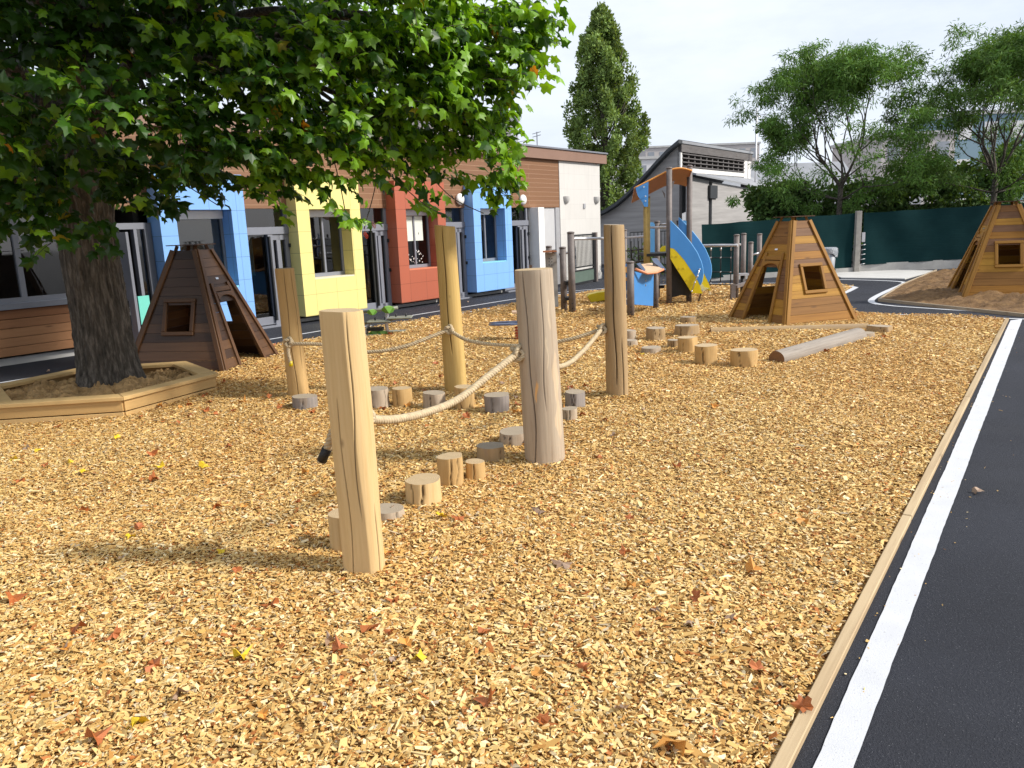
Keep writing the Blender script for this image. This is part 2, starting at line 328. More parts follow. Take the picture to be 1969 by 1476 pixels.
# loose chips, nobody could count them
def gen_chips():
    P = []
    for (y0, y1, dens, lm) in ((1.9, 3.6, 7600, .9), (3.6, 5.2, 6400, .88), (5.2, 7.5, 4800, .88), (7.5, 10.5, 2900, .96), (10.5, 14.5, 1400, 1.2), (14.5, 22.3, 620, 1.55)):
        xa = -.72*y1-.6; xb = .7*y1+.6; n = int(dens*(xb-xa)*(y1-y0)); x = rng.uniform(xa, xb, n); y = rng.uniform(y0, y1, n)
        k = inpoly(x, y, bed2) & (np.abs(x) < .7*y+.7); P.append(np.stack([x[k], y[k], np.full(k.sum(), lm)], 1))
    return np.concatenate(P)
P = gen_chips(); q_ = 170; tt = rng.uniform(.3, 12.5, q_); dd_ = .075+rng.exponential(.09, q_); dd_[dd_ > .7] = .3
P = np.concatenate([P, np.stack([KI0.x+KD.x*tt+KN.x*dd_, KI0.y+KD.y*tt+KN.y*dd_, np.full(q_, .45)], 1)]); n = len(P); import os; os.write(2, b'chips %d ' % n)
L = np.clip(rng.lognormal(math.log(.024), .5, n), .009, .085)*P[:, 2]; Wd = np.clip(L*rng.uniform(.18, .6, n), .005, .02*P[:, 2]); sp_ = rng.random(n) < .035; L[sp_] *= rng.uniform(1.5, 2.4, sp_.sum()); Wd[sp_] *= .75; bg_ = rng.random(n) < .05; L[bg_] *= 1.25; Wd[bg_] *= 1.7
T = rng.uniform(.0015, .0045, n)*P[:, 2]
# sideways push so chips do not lie across the timber edging
dk = (P[:, 0]-KI0.x)*KN.x+(P[:, 1]-KI0.y)*KN.y; ok = (dk < -.012) | (P[:, 2] < .5); P = P[ok]; L = L[ok]; Wd = Wd[ok]; T = T[ok]; n = len(P)
yaw = rng.uniform(0, 2*PI, n); pit = rng.normal(0, .26, n); rol = rng.normal(0, .36, n)
cy, sy, cp, sp, cr, sr = np.cos(yaw), np.sin(yaw), np.cos(pit), np.sin(pit), np.cos(rol), np.sin(rol)
ex = np.stack([cy*cp, sy*cp, sp], 1); ey0 = np.stack([-sy, cy, np.zeros(n)], 1); ez0 = np.cross(ex, ey0)
ey = ey0*cr[:, None]+ez0*sr[:, None]; ez = np.cross(ex, ey)
corner = np.array([[-.5, -.5], [.5, -.5], [.5, .5], [-.5, .5]]); V = np.zeros((n, 8, 3))
ctr = np.stack([P[:, 0], P[:, 1], np.where(P[:, 2] < .5, -.006, hz(P[:, 0], P[:, 1])+rng.uniform(.003, .02, n)*P[:, 2])], 1)
for k in range(4):
    jx = corner[k, 0]*(1+rng.uniform(-.5, .12, n)); jy = corner[k, 1]*(1+rng.uniform(-.6, .25, n))
    q = ctr+ex*(L*jx)[:, None]+ey*(Wd*jy)[:, None]; V[:, k] = q+ez*(T/2)[:, None]; V[:, k+4] = q-ez*(T/2)[:, None]
fb = np.array([[0, 1, 2, 3], [0, 4, 5, 1], [1, 5, 6, 2], [2, 6, 7, 3], [3, 7, 4, 0]]); FF = (np.arange(n)[:, None, None]*8+fb[None]).reshape(-1)
pal = np.array([(.64, .46, .21), (.57, .385, .155), (.48, .29, .1), (.69, .54, .3), (.38, .2, .06), (.74, .64, .45), (.37, .14, .045), (.6, .43, .19), (.24, .115, .04), (.46, .39, .3)])
pw = np.array([.21, .19, .13, .15, .07, .07, .04, .11, .02, .02]); ci = rng.choice(len(pal), n, p=pw/pw.sum()); cc = pal[ci]*rng.uniform(.82, 1.14, (n, 1))
# the bed is redder (older, mixed with leaf crumbs) in drifts towards the school, paler where freshly raked
drift = np.clip(.5+.35*np.sin(.9*P[:, 0]+.5*P[:, 1])+.25*np.sin(2.3*P[:, 0]-1.1*P[:, 1]+1.2)+.07*(P[:, 1]-9), 0, 1)
cc = cc*np.array([1.13, 1.08, .93]); cc = cc*(1-drift[:, None]*np.array([.03, .09, .15]))
m, nt, b = new('wood_chips'); lk(nt, attr(nt, 'col').outputs['Color'], b.inputs['Base Color']); b.inputs['Roughness'].default_value = .7; b.inputs['Specular IOR Level'].default_value = .25; M['chips'] = m
tag(mesh_np('wood_chips', V.reshape(-1, 3), FF, np.full(n*5, 4), M['chips'], col=np.repeat(cc, 8, 0)), 'pale yellow wood chips spread loose over the whole play area', 'wood chips', kind='stuff')

# timber edging
M['edging_grey'] = wood('edging_weathered', [(0, (.3, .24, .17)), (1, (.38, .31, .22))], dark=.3)
M['edging'] = wood('edging_timber', [(0, (.4, .3, .175)), (1, (.5, .38, .23))], dark=.4)
mb = MB(); t = -4.6; LK = (KI1-KI0).length
while t < LK:
    e = min(t+3.6, LK); p0 = KI0+KD*(t+.007)+KN*.028; p1 = KI0+KD*(e-.007)+KN*.028; mb.board(p0+Vector((0, 0, -.03)), p1+Vector((0, 0, -.03)), .052, .1, (0, 0, 1)); t += 3.6
tag(mb.build('timber_kerb', M['edging'], bevel=.004), kind='structure')
mb = MB(); mb.board(KI1+Vector((0, 0, -.03)), Vector((6.5, 14.3, -.03)), .05, .06, (0, 0, 1)); tag(mb.build('timber_kerb', M['edging'], bevel=.004), kind='structure')

# ------------------------------------------------------------------ logs
def log_mesh(name, r, h, seed, kind, endm, parent=None, facets=0, cracks=(), n=96, rows=44, taper=.0, lean=(0, 0), rough=.02, cut=0.0, wid=1.0, patches=()):
    R = random.Random(seed); ph = [R.uniform(0, 6.28) for _ in range(8)]
    z0 = -.12; vs = []; gs = []; cs = []; an = np.linspace(0, 2*PI, n, endpoint=False)
    fdirs = [(R.uniform(0, 6.28), R.uniform(.8, .93)) for _ in range(facets)]
    for i in range(rows+1):
        t = i/rows; z = z0+(h-z0)*t
        rr = r*(1+taper*(.5-t))*(1+rough*np.sin(2*an+ph[0]+1.1*t)+rough*.7*np.sin(3*an+ph[1]-1.7*t)+rough*.5*np.sin(5*an+ph[2]+3*t)+rough*.8*math.sin(4*t+ph[3])+.0012*np.sin(23*an+ph[4]+2*t)+.0035*np.sin(7*an-5*t+ph[5])+.004*np.sin(4*an+9*t+ph[6]))
        for fa, fd in fdirs:
            d = np.cos(an-fa-.12*math.sin(3*t+ph[6])); lim = r*fd*(1+.02*math.sin(7*t+ph[7])); rr = np.where(d > .25, np.minimum(rr, lim/np.maximum(d, .25)), rr)
        dk = np.ones(n)
        for ca, t0, t1, dep in cracks:
            if t0 <= t <= t1:
                aw = ca+.09*math.sin(5*t+ca*3)+.05*math.sin(13*t+ca); dd = np.abs((an-aw+PI) % (2*PI)-PI)*r
                k = np.exp(-(dd/(.0026*wid))**2)*min(1, (t-t0)*12+.25, (t1-t)*12+.25); rr = rr-dep*k; dk = np.minimum(dk, 1-.88*k)
        if i == rows: rr = rr*.985
        tint = np.ones((n, 3))*dk[:, None]
        for pa, pz0, pz1, pw_, pc_ in patches:
            if pz0 < z < pz1:
                e_ = np.abs((an-pa-.05*math.sin(31*z)+PI) % (2*PI)-PI); kk = (e_ < pw_*(.7+.3*math.sin(19*z+1))*min(1, (z-pz0)*22, (pz1-z)*22)); tint[kk] *= np.array(pc_)
        for k in range(n):
            zz = z+(cut*rr[k]*math.cos(an[k]+ph[0]) if t > .9 else 0)*((t-.9)*10 if t > .9 else 0)
            vs.append((rr[k]*math.cos(an[k])+lean[0]*t, rr[k]*math.sin(an[k])+lean[1]*t, zz)); gs.append((r*math.cos(an[k])+seed, r*math.sin(an[k]), zz)); cs.append(tuple(tint[k]))
    fs = []; mi = []; sm = []
    for i in range(rows):
        for k in range(n): fs.append((i*n+k, i*n+(k+1) % n, (i+1)*n+(k+1) % n, (i+1)*n+k)); mi.append(0); sm.append(True)
    top = rows*n; c0 = len(vs)
    # top: rim ring duplicated for a crisp arris
    for q in (1.0, .93, .5):
        for k in range(n):
            x, y, z = vs[top+k]; vs.append((lean[0]+(x-lean[0])*q, lean[1]+(y-lean[1])*q, z*1+(h-z)*(1-q)*.6)); gs.append(((x-lean[0])*q, (y-lean[1])*q, 0)); cs.append((1 if q < 1 else .8,)*3)
    vs.append((lean[0], lean[1], h)); gs.append((0, 0, 0)); cs.append((.7,)*3)
    for j in range(2):
        for k in range(n): fs.append((c0+j*n+k, c0+j*n+(k+1) % n, c0+(j+1)*n+(k+1) % n, c0+(j+1)*n+k)); mi.append(1); sm.append(False)
    for k in range(n): fs.append((c0+2*n+k, c0+2*n+(k+1) % n, len(vs)-1)); mi.append(1); sm.append(False)
    return mesh_np(name, vs, [i for f in fs for i in f], [len(f) for f in fs], None, parent, col=np.array(cs), gc=gs, smooth=sm, mats=[LOGS[kind], endm], midx=mi)
def eye_bolt(root, p, d):
    d = Vector(d).normalized(); s = d.cross(Vector((0, 0, 1))); mb = MB(); c = p+d*.035
    mb.tube([c+d*.022*math.cos(a)+Vector((0, 0, 1))*.022*math.sin(a) for a in np.linspace(0, 2*PI, 16, endpoint=False)], .0055, 6, closed=True)
    mb.tube([p-d*.02, p+d*.014], .006, 6); mb.tube([p, p+d*.004], .018, 10)
    return mb.build('eye_bolt', M['steel'], root, root.location)
posts = {}
def rope_post(key, px, base, r, h, kind, label, seed, facets, cracks, lean=(0, 0), endm='log_end', cut=.03, wid=1.0, patches=()):
    g0 = G(px, base); d = Vector((g0.x, g0.y, 0)).normalized(); c = g0+d*r
    o = empty('rope_post', (c.x, c.y, 0), 0, label, 'post', 'round timber posts of the rope course')
    log_mesh('post_shaft', r, h, seed, kind, M[endm], o, facets, cracks, 224, 90, .1 if key != 'near' else .0, lean, .022, cut, wid, patches); posts[key] = o; return o
# angle helper: crack facing the camera at post = direction to camera
def face(px, base, off): g0 = G(px, base); return math.atan2(-g0.y, -g0.x)+off
near = rope_post('near', 705, 1120, .115, 1.43, 'fresh', 'nearest post, fresh yellow timber with flat hewn sides and a rope tail hanging behind it', 11, 5, [(face(704, 1120, -.75), 0, .72, .02), (face(704, 1120, .12), .3, 1, .008), (face(704, 1120, .75), .0, .35, .006)], (-.012, 0))
grey = rope_post('grey', 1050, 900, .15, 1.5, 'grey', 'thick weathered grey post in the middle with a peeled orange patch', 23, 1, [(face(1051, 900, -.5), 0, 1, .02), (face(1051, 900, .3), .35, 1, .004)], (-.045, 0), 'log_end', .02, 1.3, [(face(1051, 900, -.22), .5, .68, .09, (1.75, 1.25, .7)), (face(1051, 900, .45), .75, 1.02, .07, (1.2, 1.2, 1.15)), (face(1051, 900, .95), .2, .9, .3, (1.25, 1.2, 1.1)), (face(1051, 900, .7), 1.05, 1.3, .1, (1.2, 1.2, 1.15))])
right = rope_post('right', 1188, 770, .112, 1.8, 'brown', 'tall brown post with one long crack, in front of the slide tower', 5, 0, [(face(1188, 770, -.15), .15, 1, .03), (face(1188, 770, .6), 0, .4, .01)], (-.02, 0), 'log_end_grey', .05, 1.8)
mid = rope_post('mid', 878, 757, .122, 1.86, 'yellow', 'tall yellow post with a slanting top, in front of the red window box', 17, 0, [(face(878, 757, -.2), .3, 1, .028)], (-.03, 0), 'log_end', .12, 1.6)
left = rope_post('left', 576, 768, .112, 1.47, 'tan', 'slim tan post beside the yellow window box, with a yellow tipped rope end', 29, 0, [(face(576, 768, -.1), .0, 1, .012), (face(576, 768, .7), .3, 1, .006)], (-.03, 0), 'log_end', .0)

# stumps: px centre, base y, back of top y, width px, kind, label
ST = [(668, 1068, 983, 66, 'fresh', 'tall stump mostly hidden behind the nearest post, peeping out on its left'),
      (748, 1011, 975, 68, 'grey', 'low grey stump touching the right side of the nearest post'),
      (817, 982, 917, 76, 'fresh', 'wide fresh stump with a pale heart shaped top, second along the rope line'),
      (870, 942, 876, 54, 'tan', 'tall round tan stump third along the near rope line'),
      (915, 928, 888, 40, 'tan', 'small tan stump tucked against the right side of the tall round one'),
      (945, 894, 855, 58, 'brown', 'brownish grey stump left of the thick grey post'),
      (992, 863, 826, 64, 'grey', 'wide stump half hidden behind the thick grey post'),
      (588, 793, 761, 50, 'dark', 'dark grey stump at the foot of the slim tan post'),
      (728, 790, 747, 46, 'grey', 'greyish stump with a rust red leaf at its foot, behind the nearest post'),
      (775, 786, 747, 37, 'tan', 'slim orange tan stump alone between two grey stumps'),
      (836, 790, 755, 46, 'grey', 'pale round stump just left of the tall yellow post foot'),
      (895, 790, 744, 40, 'tan', 'tan stump standing right in front of the tall yellow post'),
      (958, 798, 758, 52, 'dark', 'dark grey stump with a black split, left of the thick grey post'),
      (1107, 791, 754, 40, 'dark', 'dark split stump right of the thick grey post'),
      (1096, 814, 787, 30, 'grey', 'small pale stump in front of the dark split one beside the thick grey post'),
      (1430, 709, 672, 50, 'tan', 'squarish split stump beside the end of the grey balance log'),
      (1357, 705, 664, 43, 'tan', 'heart shaped split stump left of the squarish one'),
      (1322, 682, 649, 38, 'tan', 'tan stump in the middle of the far stump cluster'),
      (1261, 656, 631, 37, 'brown', 'upright brown stump on the left of the far stump cluster'),
      (1321, 649, 625, 46, 'brown', 'dark brown wide stump at the back of the far stump cluster'),
      (1323, 625, 610, 29, 'brown', 'small farthest stump behind the dark brown wide one'),
      (1295, 672, 655, 24, 'brown', 'small low stump left against the tan one in the far cluster'),
      (1252, 682, 668, 38, 'grey', 'sunken flat stump barely above the chips near the tall brown post'),
      (1208, 656, 636, 30, 'grey', 'pale stump half hidden behind the tall brown post'),
      (1212, 668, 655, 28, 'grey', 'low pale stump in front of the half hidden one by the tall brown post'),
      (1692, 643, 626, 47, 'brown', 'low round brown stump at the far end of the balance logs'),
      (1662, 654, 640, 35, 'grey', 'thin low stump touching the tip of the grey balance log')]
for i, (px, by, ty, w, kind, lab) in enumerate(ST):
    g0 = G(px, by); r = w/2/F*g0.y*1.02; d = Vector((g0.x, g0.y, 0)).normalized(); c = g0+d*r; h = max(.05, AT(px, ty, g0.y+2*r).z)
    R = random.Random(i+50); fa = math.atan2(-c.y, -c.x)
    cr = [(fa+R.uniform(-.7, .7), 0, 1, R.uniform(.008, .03)) for _ in range(R.choice((1, 2, 2)))]
    o = log_mesh('stump', r, h, 40+i, kind, M['log_end' if kind in ('fresh', 'tan') else 'log_end_grey'], None, R.choice((0, 1, 2)), cr, 72, 12, .03, (0, 0), .03, R.uniform(0, .05), 1.2)
    o.location = (c.x, c.y, .03); tag(o, lab, 'stump', 'timber stepping stumps')

# balance logs (half buried)
def balance(p0, p1, r, zc, kind, label, seed):
    p0 = Vector(p0); p1 = Vector(p1); d = p1-p0; L = d.length
    o = log_mesh('balance_log', r, L, seed, kind, M['log_end_brown'], None, 0, [(PI*.9, 0, 1, .006)], 64, 40, .12, (0, 0), .02)
    d.normalize(); x = Vector((0, 0, 1)); y = d.cross(x); o.matrix_world = Matrix((( x.x, y.x, d.x, p0.x), (x.y, y.y, d.y, p0.y), (x.z, y.z, d.z, zc), (0, 0, 0, 1))); tag(o, label, 'balance log', 'balance logs on the chips')
    return o
a = G(1500, 700); e = G(1640, 656); balance((e.x+.05, e.y+.05, 0), (a.x-.02, a.y+.08, 0), .12, .045, 'drift', 'thick grey balance log lying diagonally with its cut end facing the camera', 91)
a = G(1366, 641); e = G(1652, 634); balance((e.x, e.y, 0), (a.x, a.y, 0), .09, .01, 'brown', 'thin sunken balance log in front of the wigwam door', 92)

# ------------------------------------------------------------------ ropes
def rope_geo(mb, path, R=.019, sr=.0125, pitch=.085, seg=9):
    P = [Vector(p) for p in path]; D = [0]
    for i in range(1, len(P)): D.append(D[-1]+(P[i]-P[i-1]).length)
    Lt = D[-1]; m = max(4, int(Lt/pitch*seg)); fr = []; ref = None
    for i in range(m+1):
        s = Lt*i/m; k = 0
        while k < len(D)-2 and D[k+1] < s: k += 1
        t = (s-D[k])/max(1e-6, D[k+1]-D[k]); fr.append((P[k].lerp(P[k+1], t), (P[k+1]-P[k]).normalized(), s))
    for st in range(3):
        pts = []
        ref = Vector((0, 0, 1))
        for p, t, s in fr:
            a = (ref-t*ref.dot(t))
            if a.length < .05: a = Vector((1, 0, 0))-t*t.x
            a.normalize(); ref = a; b = t.cross(a); an = 2*PI*(s/pitch+st/3); pts.append(p+(a*math.cos(an)+b*math.sin(an))*(R-sr*.75))
        mb.tube(pts, sr, 6)
def sag(p0, p1, s, n=18):
    return [p0.lerp(p1, i/n)-Vector((0, 0, 4*s*(i/n)*(1-i/n))) for i in range(n+1)]
def through(ps, k=8):
    out = []
    for i in range(len(ps)-1):
        a = ps[max(i-1, 0)]; b_ = ps[i]; c_ = ps[i+1]; d = ps[min(i+2, len(ps)-1)]
        for j in range(k):
            t = j/k; out.append(.5*((2*b_)+(c_-a)*t+(2*a-5*b_+4*c_-d)*t*t+(3*b_-a-3*c_+d)*t**3))
    return out+[ps[-1]]
def knot(mb, c, ax, s=.045):
    ax = Vector(ax).normalized(); u = ax.cross(Vector((0, 0, 1))).normalized(); v = u.cross(ax); pts = []
    for i in range(34):
        a = 2*PI*i/34*2; rr = s*(.62+.25*math.cos(1.5*a)); pts.append(c+(u*math.cos(a)+v*math.sin(a))*rr+ax*s*.55*math.sin(1.5*a))
    rope_geo(mb, pts+[pts[0]], .017, .0115, .08)
def front(o, off, z, r): # point on a post's skin at an angle from the direction to the camera
    a = math.atan2(-o.location.y, -o.location.x)+off; return Vector((o.location.x+r*math.cos(a), o.location.y+r*math.sin(a), z)), Vector((math.cos(a), math.sin(a), 0))
def eye(o, off, z, r):
    p, d = front(o, off, z, r); eye_bolt(o, p, d); return p+d*.055-Vector((0, 0, .03)), d
L0, dl = eye(left, -.35, AT(570, 652, 8.45).z, .114); M0, dm = eye(mid, -.25, AT(858, 628, 8.45).z, .12); R0, dr = eye(right, -1.25, AT(1162, 627, 7.9).z, .112)
G0, dg = eye(grey, -1.2, AT(986, 672, 5.7).z, .146); N0, dn = eye(near, 2.75, .86, .11)
loc = (L0.x, L0.y, 0); ropeA = empty('climbing_rope', loc, 0, 'far rope looped from the slim tan post past the tall yellow post', 'rope', 'thick twisted ropes strung between the posts')
mb = MB()
rope_geo(mb, through([L0+Vector((0, 0, -.02)), AT(620, 662, 8.4), AT(690, 676, 8.35), AT(770, 668, 8.3), M0]))
rope_geo(mb, through([M0, AT(900, 654, 8.25), AT(960, 663, 8.15), AT(1030, 663, 8.0), AT(1100, 651, 7.9), R0])); mb.build('rope_strand', M['rope'], ropeA, loc)
for a_, d_, s_ in ((L0, dl, .055), (M0, dm, .05)): mb = MB(); knot(mb, a_, d_, s_); mb.build('knot', M['rope'], ropeA, loc)
mb = MB(); tl = [L0+Vector((0, 0, -.02)), L0+Vector((-.01, -.02, -.12)), L0+Vector((0.005, -.01, -.24))]; rope_geo(mb, tl); mb.build('rope_tail', M['rope'], ropeA, loc)
mb = MB(); mb.tube([tl[-1]+Vector((0, 0, .03)), tl[-1]+Vector((0, 0, -.03))], .021, 10); mb.build('end_cap', M['yellow_board'], ropeA, loc)
loc = (N0.x, N0.y, 0); ropeB = empty('climbing_rope', loc, 0, 'thick pale rope sagging from the nearest post to the thick grey post', 'rope', 'thick twisted ropes strung between the posts')
mb = MB(); rope_geo(mb, through([N0, AT(715, 806, 4.2), AT(760, 806, 4.42), AT(820, 793, 4.75), AT(880, 768, 5.1), AT(940, 722, 5.42), G0]), .024, .0155, .08, 12)
rope_geo(mb, through([G0, AT(1010, 700, 6.1), AT(1080, 704, 6.7), AT(1120, 676, 7.35), R0]), .022, .014, .085); mb.build('rope_strand', M['rope'], ropeB, loc)
for a_, d_, s_ in ((N0, dn, .05), (G0, dg, .062), (R0, dr, .06)): mb = MB(); knot(mb, a_, d_, s_); mb.build('knot', M['rope'], ropeB, loc)
t1 = AT(629, 862, 4.05); t2 = AT(617, 889, 4.06); mb = MB(); rope_geo(mb, through([N0, AT(648, 820, 4.03), t1, t2]), .022, .014); mb.build('rope_tail', M['rope'], ropeB, loc)
mb = MB(); dd = (t2-t1).normalized(); mb.tube([t1-dd*.002, t2-dd*.012], .0275, 12); mb.build('tape_wrap', M['black_rubber'], ropeB, loc)

# ------------------------------------------------------------------ wigwams
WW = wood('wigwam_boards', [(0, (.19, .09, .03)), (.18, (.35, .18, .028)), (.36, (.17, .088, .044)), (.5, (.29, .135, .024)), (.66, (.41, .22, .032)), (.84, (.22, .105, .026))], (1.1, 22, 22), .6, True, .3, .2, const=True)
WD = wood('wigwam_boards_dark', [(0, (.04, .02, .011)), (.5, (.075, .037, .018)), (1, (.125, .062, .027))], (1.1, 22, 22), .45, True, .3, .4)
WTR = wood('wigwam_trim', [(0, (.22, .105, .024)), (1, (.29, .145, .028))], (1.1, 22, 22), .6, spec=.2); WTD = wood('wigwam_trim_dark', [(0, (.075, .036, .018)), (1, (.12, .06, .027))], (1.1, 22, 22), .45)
def wigwam(loc, rz, mw, mt, label, side=1.54, top=.39, H=1.72, wins=(1, 3)):
    root = empty('wigwam', loc, rz, label, 'playhouse', 'wooden wigwam playhouses')
    def P(face_i, s, z, off=0.0):
        # point on face: s horizontal in face (-..+), z height; off = outward
        half = (side+(top-side)*z/H)/2; sl = (side-top)/2/H; nl = math.hypot(1, sl); a = face_i*PI/2
        x = half+off/nl; zz = z+off*sl/nl; return Vector((x*math.cos(a)-s*math.sin(a), x*math.sin(a)+s*math.cos(a), zz))
    def hw(z): return (side+(top-side)*z/H)/2
    nb = 14; bh = (H+.08)/nb
    for fi in range(4):
        door = fi == 0; solid = fi > 0 and fi not in wins
        mb = MB()
        for k in range(nb):
            z0 = -.08+k*bh+.002; z1 = -.08+(k+1)*bh-.002; zm = (z0+z1)/2
            segs = [(-hw(z1)+.005, hw(z1)-.005, z0, z1)]; segs = []
            def quad(sa0, sb0, sa1, sb1, za, zb):
                mbv = [P(fi, sa0, za, -.02), P(fi, sb0, za, -.02), P(fi, sb1, zb, -.02), P(fi, sa1, zb, -.02), P(fi, sa0, za, 0), P(fi, sb0, za, 0), P(fi, sb1, zb, 0), P(fi, sa1, zb, 0)]
                o_ = rnd.random()*40; gg = [(s_+o_, z_+o_, 0) for s_, z_ in ((sa0, za), (sb0, za), (sb1, zb), (sa1, zb))]*2
                mb.add(mbv, [(3, 2, 1, 0), (4, 5, 6, 7), (0, 1, 5, 4), (1, 2, 6, 5), (2, 3, 7, 6), (3, 0, 4, 7)], gg)
            def full(za, zb): quad(-hw(za)+.002, hw(za)-.002, -hw(zb)+.002, hw(zb)-.002, za, zb)
            if door and zm < 1.08:
                dl0 = .335-.135*max(z0, 0); dl1 = .335-.135*max(z1, 0)
                if z1 > 1.03: # arched head
                    full(z0, z1) if z0 > 1.06 else full(z0, z1)
                else: quad(-hw(z0)+.002, -dl0, -hw(z1)+.002, -dl1, z0, z1); quad(dl0, hw(z0)-.002, dl1, hw(z1)-.002, z0, z1)
            elif not door and not solid and .54 < zm < .98:
                wl = .19; quad(-hw(z0)+.002, -wl, -hw(z1)+.002, -wl, z0, z1); quad(wl, hw(z0)-.002, wl, hw(z1)-.002, z0, z1)
            else: full(z0, z1)
        mb.build('plank_wall', mw, root)
        if door:
            mb = MB(); dn = (P(fi, 0, 1, 1)-P(fi, 0, 1, 0)).normalized()
            for sg in (-1, 1): mb.board(P(fi, sg*.372, -.06, .014), P(fi, sg*.212, 1.2, .014), .06, .028, dn)
            arc = [P(fi, .2*math.cos(a), .93+.085*math.sin(a), .012) for a in np.linspace(PI, 0, 9)]
            mb.prism(arc+[P(fi, .21, 1.06, .012), P(fi, -.21, 1.06, .012)], dn*.024)
            mb.board(P(fi, -.2, 1.11, .012), P(fi, .2, 1.11, .012), .07, .022, dn); mb.build('door_frame', mt, root, bevel=.004)
            mb = MB(); mb.board(P(fi, -.035, 1.26, .006), P(fi, .035, 1.26, .006), .028, .008, dn); mb.build('name_plate', M['steel'], root)
        elif not solid:
            dn = (P(fi, 0, 1, 1)-P(fi, 0, 1, 0)).normalized(); mb = MB(); w0 = .215
            mb.board(P(fi, -w0-.03, .985, .016), P(fi, w0+.03, .985, .016), .055, .03, dn); mb.board(P(fi, -w0-.03, .535, .016), P(fi, w0+.03, .535, .016), .055, .03, dn)
            for sg in (-1, 1): mb.board(P(fi, sg*w0, .563, .016), P(fi, sg*w0, .957, .016), .055, .03, dn)
            mb.build('window_frame', mt, root, bevel=.006)
    for k in range(4):
        a0 = k; mb = MB(); dn = (P(k, 0, 1, 1)-P(k, 0, 1, 0)).normalized(); dn2 = (P((k+1) % 4, 0, 1, 1)-P((k+1) % 4, 0, 1, 0)).normalized()
        mb.board(P(k, hw(-.08)-.03, -.08, .014), P(k, hw(H)-.03, H, .014), .07, .028, dn)
        mb.board(P((k+1) % 4, -hw(-.08)+.033, -.08, .014), P((k+1) % 4, -hw(H)+.033, H, .014), .07, .028, dn2); mb.build('corner_trim', mt, root, bevel=.004)
    for k in range(4):
        mb = MB(); a = k*PI/2+PI/4; r = top*.62; mb.board((r*math.cos(a), r*math.sin(a), H-.05), (r*.8*math.cos(a), r*.8*math.sin(a), H+.065), .05, .04, (math.cos(a), math.sin(a), 0)); mb.build('cap_strut', mt, root)
    mb = MB(); mb.box((0, 0, H+.074), (top+.1, top+.1, .014)); mb.build('cap_board', WD, root)
    return root
wigwam((5.06, 13.78, 0), 3.505, WW, WTR, 'golden brown wigwam by the balance logs, arched door on its left face', H=1.74)
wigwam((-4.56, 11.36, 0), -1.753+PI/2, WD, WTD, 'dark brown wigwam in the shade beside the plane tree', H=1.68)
wigwam((9.95, 15.62, .17), -3.475, WW, WTR, 'wigwam standing on the earth mound by the green fence', H=1.7, wins=(1,))

# ------------------------------------------------------------------ earth mound
mound = [G(1690, 578), G(1735, 549), G(1800, 521, .0), Vector((14.5, 22.5, 0)), Vector((17, 18, 0)), Vector((13, 8, 0)), Vector((9.6, 11.2, 0)), G(1969, 608)]
m2 = [(p.x, p.y) for p in mound]
def dist_edge(x, y):
    d = np.full(x.shape, 9e9)
    for i in range(len(m2)):
        a = np.array(m2[i]); b_ = np.array(m2[(i+1) % len(m2)]); ab = b_-a; t = np.clip(((x-a[0])*ab[0]+(y-a[1])*ab[1])/(ab@ab), 0, 1); d = np.minimum(d, np.hypot(x-a[0]-t*ab[0], y-a[1]-t*ab[1]))
    return d
xs = np.arange(7, 18, .07); ys = np.arange(7.5, 23, .07); X, Y = np.meshgrid(xs, ys); D = dist_edge(X, Y)
def lump(X, Y): return sum(a_*np.sin(fx*X+fy*Y+p_) for a_, fx, fy, p_ in [(.02, 3, 2, 0), (.018, -2, 5, 1), (.014, 9, 4, 2), (.012, -7, 11, 3), (.009, 17, -13, 4), (.008, 23, 19, 5), (.006, -31, 27, 1), (.005, 41, 37, 2)])
rr_ = rng.normal(0, .007, X.shape); Z = np.minimum(.2, .03+.13*D)+(1.2*lump(X, Y)+1.6*rr_)*np.clip(D*2.5, .15, 1)
ii, jj = np.meshgrid(np.arange(len(xs)-1), np.arange(len(ys)-1)); keep = inpoly((xs[ii]+.035).ravel(), (ys[jj]+.035).ravel(), m2); a = (jj*len(xs)+ii).ravel()[keep]; nx = len(xs)
m, nt, b = new('bare_earth'); o = objc(nt); f = noise(nt, o, 5, 8, .7)
c = ramp(nt, f, [(.3, (.1, .05, .018)), (.5, (.2, .11, .042)), (.72, (.34, .2, .08))]); lk(nt, c, b.inputs['Base Color']); b.inputs['Roughness'].default_value = .95; bump(nt, b, noise(nt, o, 26, 8, .75), 1, .05); M['earth'] = m
tag(mesh_np('earth_mound', np.stack([X.ravel(), Y.ravel(), Z.ravel()], 1), np.stack([a, a+1, a+nx+1, a+nx], 1).ravel(), np.full(len(a), 4), M['earth'], smooth=True), kind='structure')
mb = MB()
for i in (len(mound)-1, 0, 1):
    p, q = mound[i], mound[(i+1) % len(mound)]; dd = (q-p).normalized(); s = Vector((dd.y, -dd.x, 0)); mb.board(p+Vector((0, 0, -.02)), q+Vector((0, 0, -.02)), .045, .14, (0, 0, 1))
mb.board(mound[7]+Vector((0, 0, -.02)), mound[6]+Vector((0, 0, -.02)), .045, .14, (0, 0, 1)); tag(mb.build('timber_kerb', M['edging_grey'], bevel=.004), kind='structure')
# concrete pad
mb = MB(); q = [G(1590, 525), G(1618, 534.5), G(1740, 536.5), G(1795, 521), G(1700, 519), G(1640, 521)]; mb.prism([p+Vector((0, 0, -.01)) for p in q], (0, 0, .03)); tag(mb.build('concrete_pad', M['pale_concrete']), kind='structure')

